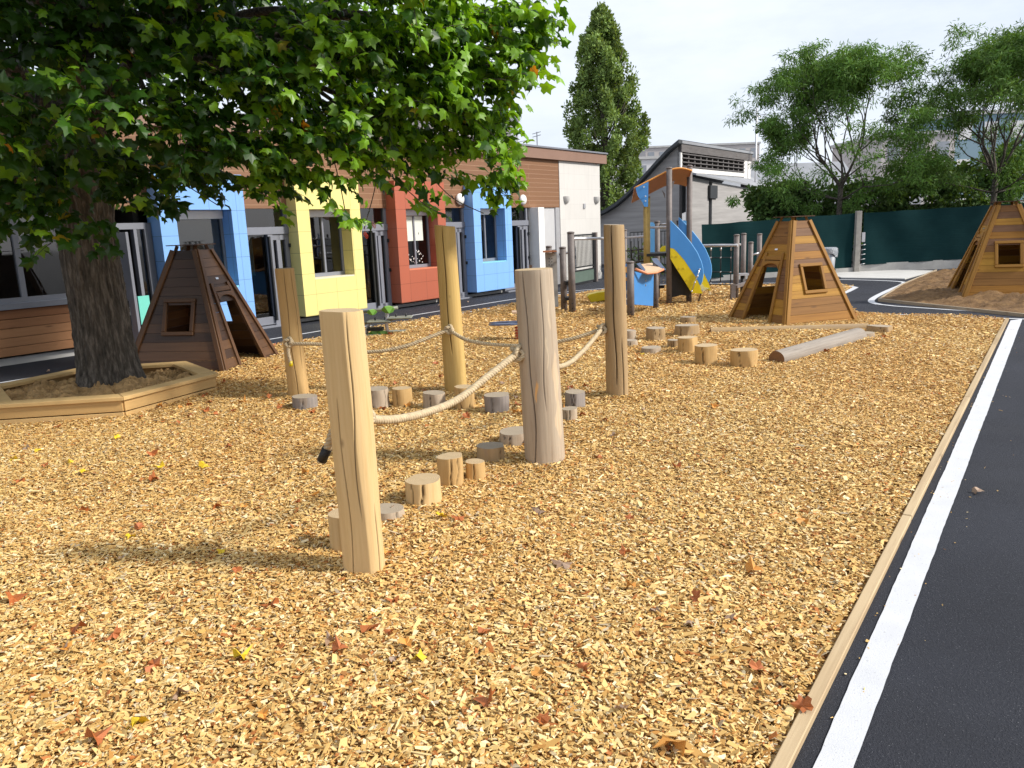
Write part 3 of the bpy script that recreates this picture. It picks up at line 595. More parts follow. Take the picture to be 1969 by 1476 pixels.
# ------------------------------------------------------------------ tree planter and plane tree
PCX, PCY = -4.84, 8.95; HR = 1.3; ha = [math.radians(a_) for a_ in (8, 68, 128, 188, 248, 306)]
def hexp(r, z): return [Vector((PCX+r*math.cos(a_), PCY+r*math.sin(a_), z)) for a_ in ha]
root = empty('tree_planter', (PCX, PCY, 0), 0, 'six sided timber planter box round the foot of the plane tree', 'planter')
M['planter'] = wood('planter_timber', [(0, (.52, .33, .13)), (1, (.63, .43, .19))], dark=.22, bst=.15)
mb = MB(); h0, h1 = hexp(HR-.02, 0), hexp(HR, 0)
for k in range(6):
    p, q = hexp(HR-.03, 0)[k], hexp(HR-.03, 0)[(k+1) % 6]; nn = ((p+q)/2-Vector((PCX, PCY, 0))).normalized()
    for zz, hh in ((.0, .138), (.14, .118)): mb.board(p+Vector((0, 0, zz)), q+Vector((0, 0, zz)), hh, .045, nn)
mb.build('side_board', M['planter'], root, root.location, .003)
oc = hexp(HR+.03, .2); ic = hexp(HR-.2, .2)
for k in range(6):
    mb = MB(); j = (k+1) % 6; e = (oc[j]-oc[k]).normalized()*.002
    mb.prism([oc[k]+e, oc[j]-e, ic[j]-e, ic[k]+e], (0, 0, .04)); mb.g = [((Vector(p)-oc[k]).dot(e)*500+k*7, (Vector(p)-oc[k]).length*.3+k, 0) for p in mb.v]; mb.build('cap_board', M['planter'], root, root.location, .004)
xs = np.linspace(-1.25, 1.25, 90); X, Y = np.meshgrid(xs, xs); a_ = np.arctan2(Y, X); keepv = inpoly(X.ravel()+PCX, Y.ravel()+PCY, [(p.x, p.y) for p in hexp(HR-.07, 0)]); Z = .155+.05*np.exp(-(X**2+Y**2)/.35)+lump(X*2, Y*2)*1.1+rng.normal(0, .013, X.shape)
nx = 90; ii, jj = np.meshgrid(np.arange(89), np.arange(89)); a = (jj*nx+ii).ravel(); kv = keepv; a = a[kv[a] & kv[a+1] & kv[a+nx] & kv[a+nx+1]]
M['soil'] = plain('planter_soil', (.42, .26, .11), .95, .4, 12, .8, 60)
mesh_np('soil', np.stack([X.ravel(), Y.ravel(), Z.ravel()], 1), np.stack([a, a+1, a+nx+1, a+nx], 1).ravel(), np.full(len(a), 4), M['soil'], root, smooth=False)

# leaf templates
LT = np.array([(0, 0, 0), (.2, -.1, 0), (.46, .06, -.06), (.33, .26, -.03), (.56, .5, -.1), (.27, .58, -.03), (.16, .72, -.03), (0, 1.0, -.12), (-.16, .72, -.03), (-.27, .58, -.03), (-.56, .5, -.1), (-.33, .26, -.03), (-.46, .06, -.06), (-.2, -.1, 0), (0, .4, .07)], float)
LFAN = np.array([[14, k, (k+1) % 14] for k in range(14)])
def leaf_cloud(name, pos, dirs, nrm, size, col, mat, parent=None, loc=(0, 0, 0), T=LT, FN=LFAN, bend=None):
    n = len(pos); d = dirs/np.linalg.norm(dirs, axis=1, keepdims=True); nn = nrm-d*np.sum(nrm*d, 1, keepdims=True); nn /= np.linalg.norm(nn, axis=1, keepdims=True)+1e-9; s = np.cross(d, nn)
    TT = np.repeat(T[None], n, 0).copy(); fold = rng.uniform(-.2, .55, (n, 1)); TT[:, :, 2] += -np.abs(TT[:, :, 0])*fold-(TT[:, :, 1]**2)*rng.uniform(0, .35, (n, 1))
    TT[:, :, 0] *= rng.uniform(.8, 1.1, (n, 1))
    v = pos[:, None]+size[:, None, None]*(TT[:, :, 0:1]*s[:, None]+TT[:, :, 1:2]*d[:, None]+TT[:, :, 2:3]*nn[:, None])
    k = len(T); f = (np.arange(n)[:, None, None]*k+FN[None]).reshape(-1)
    return mesh_np(name, v.reshape(-1, 3)-np.array(loc), f, np.full(n*len(FN), FN.shape[1]), mat, parent, col=np.repeat(col, k, 0), smooth=False)
M['leaf'] = leafmat('plane_leaf', .36, .42, .45); M['leaf_far'] = leafmat('far_leaf', .25, .6, .25)
# bark
m, nt, b = new('plane_bark'); gg = attr(nt, 'gc').outputs['Vector']; f1 = noise(nt, gg, 1, 6, .65, (30, 30, 5)); f2 = noise(nt, gg, 1, 4, .6, (6, 6, 3))
c = ramp(nt, f1, [(.34, (.014, .012, .01)), (.5, (.075, .062, .049)), (.66, (.2, .17, .14))]); c = mixc(nt, mth(nt, 'MULTIPLY', f2, .4), c, (.1, .085, .06)); lk(nt, c, b.inputs['Base Color']); b.inputs['Roughness'].default_value = .9; bump(nt, b, f1, 1, .03); M['bark'] = m
TB = G(193, 738, .2); TB = Vector((TB.x, TB.y+.3, 0)); tree = empty('plane_tree', (TB.x, TB.y, 0), 0, 'large leafy plane tree with a thick rough trunk in the timber planter', 'tree')
n_, rows = 120, 90; vs = []; gs = []; Rn = random.Random(3); ph = [Rn.uniform(0, 6) for _ in range(9)]; an = np.linspace(0, 2*PI, n_, endpoint=False)
for i in range(rows+1):
    t = i/rows; z = .05+2.75*t; r0 = .305+.12*math.exp(-(z-.05)/.22)+(.1*max(0, t-.72)/.28 if t > .72 else 0)-.02*t
    fz = 1+.05*np.sin(3*an+ph[0])*math.exp(-z*1.2)*1.5+.02*np.sin(2*an+ph[1]+z); rid = .013*np.abs(np.sin(14*an+1.2*np.sin(2.2*z+2*an+ph[2])+ph[3]))+.01*np.abs(np.sin(23*an-1.9*z+ph[4]+1.3*np.sin(5*z+ph[5])))+.006*np.sin(41*an+9*z)+rng.normal(0, .003, n_)
    rr = r0*fz+rid; cx = -.03-.05*t
    for k in range(n_): vs.append((cx+rr[k]*math.cos(an[k]), rr[k]*math.sin(an[k]), z)); gs.append((r0*math.cos(an[k]), r0*math.sin(an[k]), z))
fs = [(i*n_+k, i*n_+(k+1) % n_, (i+1)*n_+(k+1) % n_, (i+1)*n_+k) for i in range(rows) for k in range(n_)]
mesh_np('trunk', vs, [i for f in fs for i in f], [4]*len(fs), M['bark'], tree, gc=gs, smooth=True)
# crown blobs: (px, py, depth, rx px, ry px, count)
BL = [(985, 55, 8.5, 70, 55, 34), (960, 130, 8.4, 60, 60, 26), (880, 50, 8.5, 110, 75, 66), (880, 165, 8.3, 110, 75, 66), (770, 160, 8.2, 110, 90, 70), (760, 40, 8, 120, 90, 70), (650, 200, 7.8, 100, 80, 60), (650, 60, 7.8, 120, 100, 70),
      (900, 265, 8.5, 80, 45, 34), (935, 318, 8.5, 52, 50, 26), (780, 265, 8.4, 110, 50, 52), (945, 368, 8.5, 38, 34, 12), (850, 335, 8.6, 70, 36, 26), (690, 300, 8.2, 90, 40, 34), (735, 355, 8.3, 60, 22, 6), (600, 300, 7.8, 80, 55, 40),
      (520, 330, 7.8, 60, 50, 32), (500, 240, 7.6, 90, 80, 50), (500, 385, 7.8, 40, 38, 14), (590, 372, 7.9, 40, 26, 7), (780, 385, 8.4, 34, 40, 9), (665, 425, 7.9, 22, 30, 4), (640, 378, 8, 40, 20, 5), (545, 120, 7.5, 120, 100, 66), (420, 80, 7.5, 130, 90, 66), (300, 60, 7.4, 120, 80, 60), (150, 50, 7.2, 120, 80, 60), (30, 70, 7, 90, 90, 50),
      (60, 235, 6.9, 90, 90, 50), (165, 195, 6.6, 75, 70, 34), (300, 220, 7.2, 90, 70, 46), (400, 270, 7.5, 80, 60, 42), (350, 340, 7.9, 70, 34, 22), (250, 350, 8, 70, 40, 24), (130, 330, 7.8, 110, 60, 44), (30, 370, 7.3, 60, 70, 30), (70, 430, 7.5, 55, 36, 14), (205, 445, 7.9, 45, 26, 8), (115, 468, 7.6, 22, 20, 4),
      (300, 390, 8.2, 50, 25, 8), (430, 370, 8.2, 50, 20, 7), (220, 400, 8.1, 60, 24, 8),
      # layers farther back
      (850, 110, 10.2, 110, 100, 40), (700, 120, 10.5, 140, 120, 60), (700, 270, 10.5, 120, 60, 34), (520, 100, 11, 140, 110, 60), (560, 260, 11, 90, 60, 26), (330, 110, 11, 150, 110, 60), (130, 120, 10.8, 150, 110, 60), (100, 300, 10.8, 140, 80, 46), (330, 280, 11, 80, 50, 20), (0, 380, 11, 70, 50, 14), (250, 330, 10.8, 80, 40, 14)]
pos = []; dirs = []; nrm = []; siz = []; col = []; twigs = MB(); limbs = []; base = Vector((TB.x, TB.y, 2.6))
SUN = Vector((.976*math.cos(math.radians(36)), -.216*math.cos(math.radians(36)), math.sin(math.radians(36))))
blobs = []
for (px, py, dep, rx, ry, cnt) in BL:
    if py > 240 and px > 440: py -= 24; cnt *= .72
    elif py > 300: py -= 18
    if 440 < px < 760 and 90 < py < 250: cnt *= .8
    if px < 300 and py < 300: cnt *= .85
    c = AT(px, py, dep); s = dep/F; blobs.append((c, Vector((rx*s, min(rx, ry)*s*1.15+.1, ry*s)), cnt*(.78 if px < 620 else .95), dep < 10))
Rt = random.Random(12)
for k in range(52): # unseen boughs above the frame, added to shade the left of the crown
    c = Vector((Rt.uniform(-5.2, -.5), Rt.uniform(5.2, 8.3), Rt.uniform(4.7, 6.1))); blobs.append((c, Vector((.8, .8, .45)), 24, False))
for k in range(64): # unseen boughs over the near left, added to keep sky light off the crown
    y_ = Rt.uniform(.2, 6.2); c = Vector((Rt.uniform(-9.5, -2.6), y_, 4.1+.12*y_+Rt.uniform(0, 1.6))); blobs.append((c, Vector((.95, .95, .5)), 20, False))
for k in range(34): # upper canopy, out of frame above
    a = Rt.uniform(0, 6.28); r = 3.7*math.sqrt(Rt.random()); c = Vector((TB.x+.3+r*math.cos(a), TB.y+.2+.8*r*math.sin(a), Rt.uniform(4.3, 6.6)-.12*r)); blobs.append((c, Vector((1.1, 1.1, .8)), 26, False))
for bi, (c, rad, cnt, nearb) in enumerate(blobs):
    if cnt > 20: limbs.append(c)
    for t in range(int(cnt*1.12)):
        while True:
            q = Vector((rnd.uniform(-1, 1), rnd.uniform(-1, 1), rnd.uniform(-1, 1)))
            if q.length <= 1: break
        p = c+Vector((q.x*rad.x, q.y*rad.y, q.z*rad.z)); out = (p-base); out.z *= .3; out.normalize()
        td = (out*.8+Vector((rnd.uniform(-.7, .7), rnd.uniform(-.7, .7), rnd.uniform(-.65, .35)))).normalized(); tl = rnd.uniform(.22, .42); mleaf = rnd.randint(5, 8)
        if nearb and rnd.random() < .6: twigs.tube([p, p+td*tl*.5+Vector((0, 0, .01)), p+td*tl], [.0045, .0035, .002], 4, caps=False)
        shade = rnd.uniform(.75, 1.15)
        for k in range(mleaf):
            f_ = k/(mleaf-1); side = td.cross(Vector((0, 0, 1))).normalized()*(1 if k % 2 else -1)
            pp = p+td*tl*f_+side*.02; d = (td*.5+side*rnd.uniform(.1, 1)+Vector((rnd.uniform(-.7, .7), rnd.uniform(-.7, .7), rnd.uniform(-1, .35))))
            nn = Vector((0, 0, .6))+out*.35+SUN*.75+Vector((rnd.uniform(-1.3, 1.3), rnd.uniform(-1.3, 1.3), rnd.uniform(-.7, .4)))
            pos.append(pp); dirs.append(d); nrm.append(nn); siz.append(rnd.uniform(.075, .165)*(1 if rnd.random() < .85 else .7)*(1.25 if not nearb and bi >= len(BL) else 1))
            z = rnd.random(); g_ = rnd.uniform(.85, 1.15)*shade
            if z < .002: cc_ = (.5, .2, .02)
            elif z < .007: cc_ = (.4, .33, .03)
            elif z < (.8 if c.x > -1.5 else .6 if c.x > -2.6 else .18): cc_ = (.18*g_, .36*g_, .018*g_)  # sunlight put into the colour: bright leaves more frequent towards the sunlit right
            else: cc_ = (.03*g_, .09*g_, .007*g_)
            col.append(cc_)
print('plane leaves', len(pos))
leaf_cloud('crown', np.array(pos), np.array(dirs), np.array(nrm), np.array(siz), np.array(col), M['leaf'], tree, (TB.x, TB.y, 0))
twigs_l = MB()
for px0, py0, px1, py1, px2, py2, dp in [(690, 280, 800, 380, 850, 412, 8.2), (700, 250, 725, 330, 700, 440, 8.1), (820, 330, 870, 380, 930, 410, 8.4), (640, 300, 655, 360, 668, 430, 8), (300, 310, 350, 350, 420, 395, 8)]:
    mb = MB(); mb.tube(through([AT(px0, py0, dp), AT(px1, py1, dp), AT(px2, py2, dp)], 6), .005, 4); mb.build('hanging_twig', M['bark'], tree, (TB.x, TB.y, 0))
twigs.build('twig_sprays', M['bark'], tree, (TB.x, TB.y, 0))
mb = MB(); forks = [Vector((TB.x+.9*math.cos(a), TB.y+.7*math.sin(a), 3.9)) for a in np.linspace(0, 2*PI, 6, endpoint=False)]
for f_ in forks: mb.tube(through([Vector((TB.x-.08, TB.y, 2.35)), Vector((TB.x-.08, TB.y, 2.9)).lerp(f_, .45), f_]), [.2-.0075*i for i in range(17)], 12)
for c in limbs:
    f_ = min(forks, key=lambda q: (q-c).length); rr = [.07-.055*i/16 for i in range(17)]; mb.tube(through([f_, f_.lerp(c, .5)+Vector((rnd.uniform(-.2, .2), rnd.uniform(-.2, .2), .25)), c]), rr, 7)
mb.build('limb', M['bark'], tree, (TB.x, TB.y, 0))
#PART2
# ------------------------------------------------------------------ school building (local x along the facade, local y into the building)
B = empty('school_building', O, UROT, 'low school building with brown cladding and blue, yellow and red window boxes', 'building')
def bpart(mb, name, mat, par=None, bev=0): return mb.build(name, mat, par or B, None, bev)
m, nt, b = new('brown_cladding'); s_ = nd(nt, 'ShaderNodeSeparateXYZ'); o = objc(nt); lk(nt, o, s_.inputs[0]); t_ = nd(nt, 'ShaderNodeTexBrick', offset=.37, Scale=1.0); cb = nd(nt, 'ShaderNodeCombineXYZ'); lk(nt, s_.outputs[0], cb.inputs[0]); lk(nt, s_.outputs[2], cb.inputs[1]); lk(nt, cb.outputs[0], t_.inputs['Vector'])
t_.inputs['Brick Width'].default_value = 3.1; t_.inputs['Row Height'].default_value = .13; t_.inputs['Mortar Size'].default_value = .006; t_.inputs['Color1'].default_value = (.24, .122, .06, 1); t_.inputs['Color2'].default_value = (.21, .102, .05, 1); t_.inputs['Mortar'].default_value = (.4, .24, .14, 1)
gr = noise(nt, o, 1, 5, .6, (2, 2, 55)); c = mixc(nt, mth(nt, 'MULTIPLY', gr, .5), t_.outputs['Color'], (.16, .07, .032)); lk(nt, c, b.inputs['Base Color']); b.inputs['Roughness'].default_value = .55; bump(nt, b, t_.outputs['Fac'], .5, .008); M['clad'] = m
M['white_tile'] = tiles('white_panels', (.66, .64, .61), 1.26, .47, .8, .45); M['fascia'] = plain('brown_fascia', (.25, .15, .11), .5, .06, 2, .05)
CB = {'blue': tiles('blue_panels', (.23, .46, .88)), 'yellow': tiles('yellow_panels', (.84, .73, .27)), 'red': tiles('red_panels', (.43, .12, .068))}
M['sill_blue'] = plain('sill_blue', (.25, .62, .75), .4, .05); M['sill_y'] = plain('sill_cream', (.72, .66, .5), .5, .05); M['sill_r'] = plain('sill_red', (.62, .2, .11), .5, .05)
UE = 13.47; UL = -9.0
mb = MB(); mb.bx(UL, 10.95, 0, .16, 2.4, 3.86); bpart(mb, 'wood_cladding', M['clad'])
mb = MB(); mb.bx(10.95, UE, -.02, .16, .2, 3.82); mb.bx(UE-.16, UE, .16, 8, .2, 3.82); bpart(mb, 'white_wall', M['white_tile'])
mb = MB(); mb.bx(10.96, UE+.01, -.05, .17, -.1, .198); mb.bx(-9, -.78, .1, .2, -.1, .1); mb.bx(-.78, 10.9, .12, .3, -.1, .06); bpart(mb, 'plinth', M['pale_concrete'])
mb = MB(); mb.bx(UL, UE+.32, -.12, .06, 3.83, 4.14); mb.bx(UE+.14, UE+.32, .06, 8, 3.83, 4.14); bpart(mb, 'fascia', M['fascia'])
mb = MB(); mb.bx(UL-.1, UE+.35, -.16, 8.2, 4.142, 4.19); bpart(mb, 'roof', M['grey_metal'])
mb = MB(); mb.bx(UL, UE-.2, 4.5, 4.6, 0, 3.8); mb.bx(UL, UE-.2, .2, 4.5, 2.9, 3.0); mb.bx(UL-.1, UL, .0, 4.6, 0, 3.8)
for u in (-2.6, .3, 3.25, 6.15, 9.3): mb.bx(u-.05, u+.05, .35, 4.5, .05, 2.9)
bpart(mb, 'interior_wall', M['dark_void'])
mb = MB(); mb.bx(UL, UE-.2, .14, 4.5, -.02, .03); bpart(mb, 'interior_floor', M['inner_floor'])
SHN = {'blue': 'sill_blue', 'yellow': 'sill_y', 'red': 'sill_r'}
def wbox(u0, u1, w0, w1, colr, z1=3.02, mull=True):
    D0 = -.3; z0 = .14; w = (.9, 2.37); mb = MB(); e = .003
    for a_, b_, c_, d_ in ((u0, w0, z0, z1), (w1, u1, z0, z1), (w0, w1, z0, w[0]), (w0, w1, w[1], z1)): mb.bx(a_, b_, D0, .12, c_, d_)
    r = bpart(mb, 'window_box', CB[colr])
    mb = MB(); mb.bx(w0+.005, w1-.005, D0+.006, .05, w[0]+.002, w[0]+.03); mb.build('sill', M[SHN[colr]], r)
    mb = MB(); F_ = .05; y = (.02, .09); mx = w0+(w1-w0)*.52; zt = w[1]-.16
    mb.bx(w0, w1, *y, w[0]+.03, w[0]+.11); mb.bx(w0, w0+F_, *y, w[0]+.11, zt); mb.bx(w1-F_, w1, *y, w[0]+.11, zt); mull and mb.bx(mx-.025, mx+.025, y[0]-.005, y[1], w[0]+.11, zt); mb.build('window_frame', M['grey_metal'], r, None, .004)
    mb = MB(); mb.bx(w0+.01, w1-.01, -.03, .1, zt, w[1]-.002); mb.build('shutter_box', M['pipe'] if colr != 'blue' else M['white_plastic'], r, None, .01)
    mb = MB(); mb.add([(w0, .055, w[0]), (w1, .055, w[0]), (w1, .055, zt), (w0, .055, zt)], [(0, 1, 2, 3)], [(0, 0, 0)]*4); mb.build('pane', M['glass'], r)
    return r
wbox(-2.52, -.76, -2.2, -1.06, 'blue', mull=False); wbox(.47, 2.23, .8, 1.93, 'yellow'); rb = wbox(3.36, 5.13, 3.7, 4.83, 'red'); wbox(6.26, 7.97, 6.56, 7.66, 'blue')
# poster and small white window stickers in the red box
mb = MB(); mb.bx(3.79, 4.0, .045, .05, 1.55, 2.19); mb.bx(4.03, 4.62, .045, .05, 1.6, 2.2); mb.build('poster', plain('poster_paper', (.66, .7, .62), .6, .03), rb)
mb = MB()
for k in range(6): mb.bx(3.83, 3.83+rnd.uniform(.05, .12), .043, .0445, 1.65+k*.08, 1.68+k*.08)
mb.bx(4.45, 4.47, .043, .0445, 1.75, 1.8); mb.build('poster_mark', M['dark_metal'], rb)
mb = MB()
for k in range(46):
    u = rnd.uniform(3.8, 4.6); z = 1.05+abs(rnd.gauss(0, .17)); r_ = rnd.uniform(.008, .02); mb.tube([(u, .05, z), (u, .047, z)], r_, 6)
mb.build('window_sticker', M['white_plastic'], rb)
# closed roller blind filling the left blue window
mb = MB(); mb.bx(-2.14, -1.12, .1, .13, .98, 2.2); bpart(mb, 'roller_blind', plain('blind_grey', (.2, .22, .22), .6, .05))
def door(u0, u1, curtain=None):
    r = MB(); y = (.03, .13); h = 1.86; q = u0+(u1-u0)*.58
    r.bx(u0, u1, -.0, .13, 1.88, 2.03); r.bx(u0, u0+.06, *y, 2.03, 2.4); r.bx(u1-.08, u1, *y, 2.03, 2.4); r.bx(u0, u0+.05, *y, 0, 1.88); r.bx(u1-.1, u1, *y, 0, 1.88); r.bx(u1-.32, u1-.22, *y, 0, 1.88); r.bx(q-.02, q+.1, .01, .14, 0, 1.88)
    r.bx(u0+.05, q-.02, *y, .04, .2); r.bx(q+.1, u1-.1, *y, 1.76, 1.88); r.bx(q+.1, u1-.1, *y, 0.02, .16); r.bx(u0-.02, u1+.02, -.1, .15, -.02, .022)
    d_ = bpart(r, 'door', M['grey_metal'], None, .004)
    mb = MB()
    for a_, b_, c_, e_ in ((u0+.04, q, .1, 1.88), (q, u1-.02, .1, 1.88), (u0+.02, u1-.02, 2.03, 2.4)): mb.add([(a_, .08, c_), (b_, .08, c_), (b_, .08, e_), (a_, .08, e_)], [(0, 1, 2, 3)], [(0, 0, 0)]*4)
    mb.build('pane', M['glass'], d_)
    mb = MB(); mb.bx(q-.035, q-.0, -.05, .02, .12, 1.84); mb.bx(u1-.03, u1+.02, -.02, .04, 1.6, 1.68); mb.bx(u1-.03, u1+.02, -.02, .04, .9, .98); mb.build('door_handle', M['dark_metal'], d_)
    if curtain:
        mb = MB(); vs = []; n = 40
        for i in range(n+1):
            u = u0+.1+(q-u0-.15)*i/n; yy = .5+.035*math.sin(i*1.3); vs += [(u, yy, 1.05), (u, yy, 1.85)]
        mb.add(vs, [(2*i, 2*i+2, 2*i+3, 2*i+1) for i in range(n)], [(0, 0, 0)]*len(vs), True); mb.build('curtain', plain('teal_curtain', (.1, .3, .36), .8, .15, 5), d_)
door(-.76, .47, True); door(2.23, 3.36); door(5.13, 6.26); door(7.97, 9.22)
# end bay: white pier, closed grey shutter, low window
mb = MB(); mb.bx(9.35, 9.66, -.28, .1, .58, 2.395); bpart(mb, 'white_pier', M['white_plastic'], None, .005)
mb = MB(); mb.bx(9.67, 10.72, .04, .08, 1.1, 2.4); bpart(mb, 'roller_shutter', plain('shutter_grey', (.5, .5, .51), .5, .04))
mb = MB(); mb.bx(10.72, 10.95, .0, .12, 0, 2.395); mb.bx(9.66, 10.72, .02, .12, .7, .82); bpart(mb, 'shutter_frame', M['pipe'])
mb = MB(); mb.bx(9.22, 10.72, .02, .14, .0, .7); bpart(mb, 'lower_cladding', M['clad'])
mb = MB(); mb.bx(9.68, 10.7, .1, .12, .82, 1.1); bpart(mb, 'pane', M['glass'])
# left bay under the plane tree
LB = plain('board', (.3, .14, .07), .6)
mb = MB()
for k in range(5): mb.bx(-9, -3.42, -.02-.001*k, .1, .14+k*.145, .14+k*.145+.138, 0)
bpart(mb, 'lower_cladding', wood('lower_boards', [(0, (.27, .12, .055)), (1, (.38, .19, .09))], dark=.2), None, .004)
mb = MB(); mb.bx(-9, -3.42, -.1, .1, .868, .96); bpart(mb, 'sill', M['grey_metal'], None, .004)
mb = MB(); mb.bx(-9, -3.42, .02, .1, .96, 1.04); mb.bx(-9, -3.42, .02, .1, 2.3, 2.4)
for u in (-8.2, -6.5, -4.75, -3.46): mb.bx(u-.04, u+.04, .02, .1, 1.04, 2.3)
bpart(mb, 'window_frame', M['grey_metal'])
mb = MB(); mb.add([(-9, .07, .96), (-3.4, .07, .96), (-3.4, .07, 2.4), (-9, .07, 2.4)], [(0, 1, 2, 3)], [(0, 0, 0)]*4); bpart(mb, 'pane', M['glass'])
mb = MB(); mb.bx(-3.42, -3.3, .0, .12, 0, 2.4); mb.bx(-2.86, -2.8, .0, .12, 0, 2.05); mb.bx(-2.66, -2.53, .0, .12, 0, 2.05); mb.bx(-3.3, -2.53, .0, .12, 2.05, 2.16)
mb.box((-3.22, -.2, 1.0), (.05, .5, 2.0)); bpart(mb, 'door', M['grey_metal'], None, .004)
mb = MB(); mb.add([(-2.8, .06, .1), (-2.66, .06, .1), (-2.66, .06, 2.05), (-2.8, .06, 2.05)], [(0, 1, 2, 3)], [(0, 0, 0)]*4); bpart(mb, 'pane', M['glass'])
for u, y_ in ((6.04, -.0), (8.91, -.0)):
    mb = MB(); mb.ball((u, y_-.05, 2.62), .15, 10, (1, .55, 1)); mb.disc((u, y_-.01, 2.62), .01, .01); bpart(mb, 'wall_lamp', M['white_plastic'])
for u in (11.3, 13.2):
    mb = MB(); vs = []; K = 12
    for i in range(7):
        t = i/6; r_ = .15*math.sqrt(max(0, 1-(1-t)**2*.97))
        for k in range(K+1): a_ = PI*k/K; vs.append((u-r_*math.cos(a_), -.02-r_*.9*math.sin(a_), 2.5+.24*t))
    mb.add(vs, [(i*(K+1)+k, i*(K+1)+k+1, (i+1)*(K+1)+k+1, (i+1)*(K+1)+k) for i in range(6) for k in range(K)], vs, True); bpart(mb, 'wall_lamp', M['pale_concrete'])
mb = MB(); mb.bx(12.35, 12.46, -.06, -.02, 2.36, 2.52); bpart(mb, 'alarm_box', M['pipe'], None, .005)
# turquoise board and grey crate seen in the left doorway
t0 = W(-2.98, .25); tb = empty('display_board', t0, UROT, 'turquoise board with black and white side leaning in the left doorway', 'board')
mb = MB(); mb.box((0, 0, .65), (.2, .04, .5)); mb.build('panel', plain('turquoise', (.16, .6, .5), .5, .04), tb); mb = MB(); mb.box((-.2, .02, .62), (.18, .05, .44)); mb.build('side_panel', M['dark_metal'], tb)
mb = MB(); mb.box((-.2, -.012, .66), (.15, .012, .14)); mb.build('white_label', M['white_plastic'], tb); mb = MB()
for sx in (-.26, .08): mb.box((sx, .02, .2), (.03, .03, .4))
mb.build('leg', M['dark_metal'], tb)
# red paper decorations hanging from the plane tree twig near the red box
for i, (px, py) in enumerate(((702, 450), (717, 430))):
    p = AT(px, py, 8.2); mb = MB()
    for k in range(3): mb.tube([p+Vector((.012*math.cos(a_)+.008*k, .006*math.sin(a_*2), .022*math.sin(a_)-.012*k)) for a_ in np.linspace(0, 2*PI, 10, endpoint=False)], .004, 5, closed=True)
    mb.tube([p+Vector((0, 0, .02)), p+Vector((.005, 0, .09))], .0015, 4); one('paper_ornament', mb, plain('red_paper', (.6, .06, .03), .6) if i == 0 else plain('pink_paper', (.6, .25, .25), .6), p, ('red' if i == 0 else 'pale pink')+' paper ring chain hanging from a twig by the red window box', 'ornament')

# ------------------------------------------------------------------ gate and railing
g0, g1 = Vector((1.99, 23.73, 0)), Vector((2.83, 25.32, 0)); gd = (g1-g0).normalized(); gl = (g1-g0).length
R_ = empty('metal_gate', g0, math.atan2(gd.y, gd.x), 'grey barred metal gate with a solid green panel below, against the white wall', 'gate')
M['gate_panel'] = plain('gate_panel', (.1, .14, .115), .5, .1)
mb = MB(); mb.bx(0, gl, -.02, .02, 1.5, 1.545)
for z in (.04, .42, .52): mb.bx(.03, gl-.03, -.018, .018, z, z+.04)
mb.bx(0, .045, -.021, .021, 0, 1.5); mb.bx(gl-.05, gl, -.021, .021, 0, 1.5); mb.build('gate_frame', M['dark_metal'], R_)
mb = MB()
for k in range(16): u = .1+(gl-.2)*k/15; mb.bx(u-.008, u+.008, -.008, .008, .56, 1.5)
mb.build('bar', M['dark_metal'], R_); mb = MB(); mb.bx(.05, gl-.05, -.006, .006, .08, .42); mb.build('kick_panel', M['gate_panel'], R_)
mb = MB(); mb.bx(gl+.02, gl+.16, -.07, .07, 0, 1.58); mb.build('gate_post', M['post_grey'], R_); mb = MB(); mb.bx(.0, .06, -.09, .06, .82, .92); mb.build('handle', M['dark_metal'], R_)
a = AT(1212, 505, 26); a.z = 0; e = AT(1300, 500, 26.6); e.z = 0; rd = (e-a).normalized(); rl = (e-a).length
R_ = empty('railing', a, math.atan2(rd.y, rd.x), 'black metal bar railing behind the slide tower', 'railing'); 
for z in (1.5, .3): mb = MB(); mb.bx(0, rl, -.015, .015, z, z+.04); mb.build('rail', M['dark_metal'], R_)
mb = MB()
for k in range(13): u = rl*k/12; mb.bx(u-.012, u+.012, -.01, .01, 0, 1.5)
mb.build('bar', M['dark_metal'], R_)

# ------------------------------------------------------------------ slide tower
TW = empty('slide_tower', (3.52, 17, 0), 0, 'climbing tower with blue and yellow slide, orange roof, counter panels and grey posts', 'play structure')
def tp(mb, name, mat, bev=0): return mb.build(name, mat, TW, TW.location, bev)
def tpost(p, h, mat='post_grey', r=.062):
    mb = MB(); p = Vector((p.x, p.y, -.1)); mb.tube([p, Vector((p.x, p.y, h))], r, 14); q = tp(mb, 'post', M[mat]); mb = MB(); mb.tube([Vector((p.x, p.y, h)), Vector((p.x, p.y, h+.02)), Vector((p.x, p.y, h+.035))], [r*1.12, r*1.1, r*.6], 14); mb.build('post_cap', M['post_grey'], q, TW.location)
    mb = MB(); d = Vector((-p.x, -p.y, 0)).normalized()
    for z in (.12, .22): mb = MB(); mb.tube([Vector((p.x, p.y, z))+d*(r-.004), Vector((p.x, p.y, z))+d*(r+.008)], .014, 8); mb.build('bolt', M['dark_metal'], q, TW.location)
    return q
def bar(a, b, r, mat, name='bar'): mb = MB(); mb.tube([a, b], r, 8); return tp(mb, name, M[mat])
p1 = G(1286.5, 586); tpost(p1, 2.93); p2 = AT(1325, 500, 17.5); p2.z = 0; tpost(p2, AT(1325, 320, 17.5).z)
p3 = AT(1244, 500, 17.25); p3.z = 0
M['yellow_post'] = plain('yellow_timber', (.36, .24, .06), .6, .2, 8, .3, 60); tpost(p3, 2.35, 'yellow_post', .075)
p4 = AT(1264, 500, 18.6); p4.z = 0; tpost(p4, AT(1264, 427, 18.6).z)
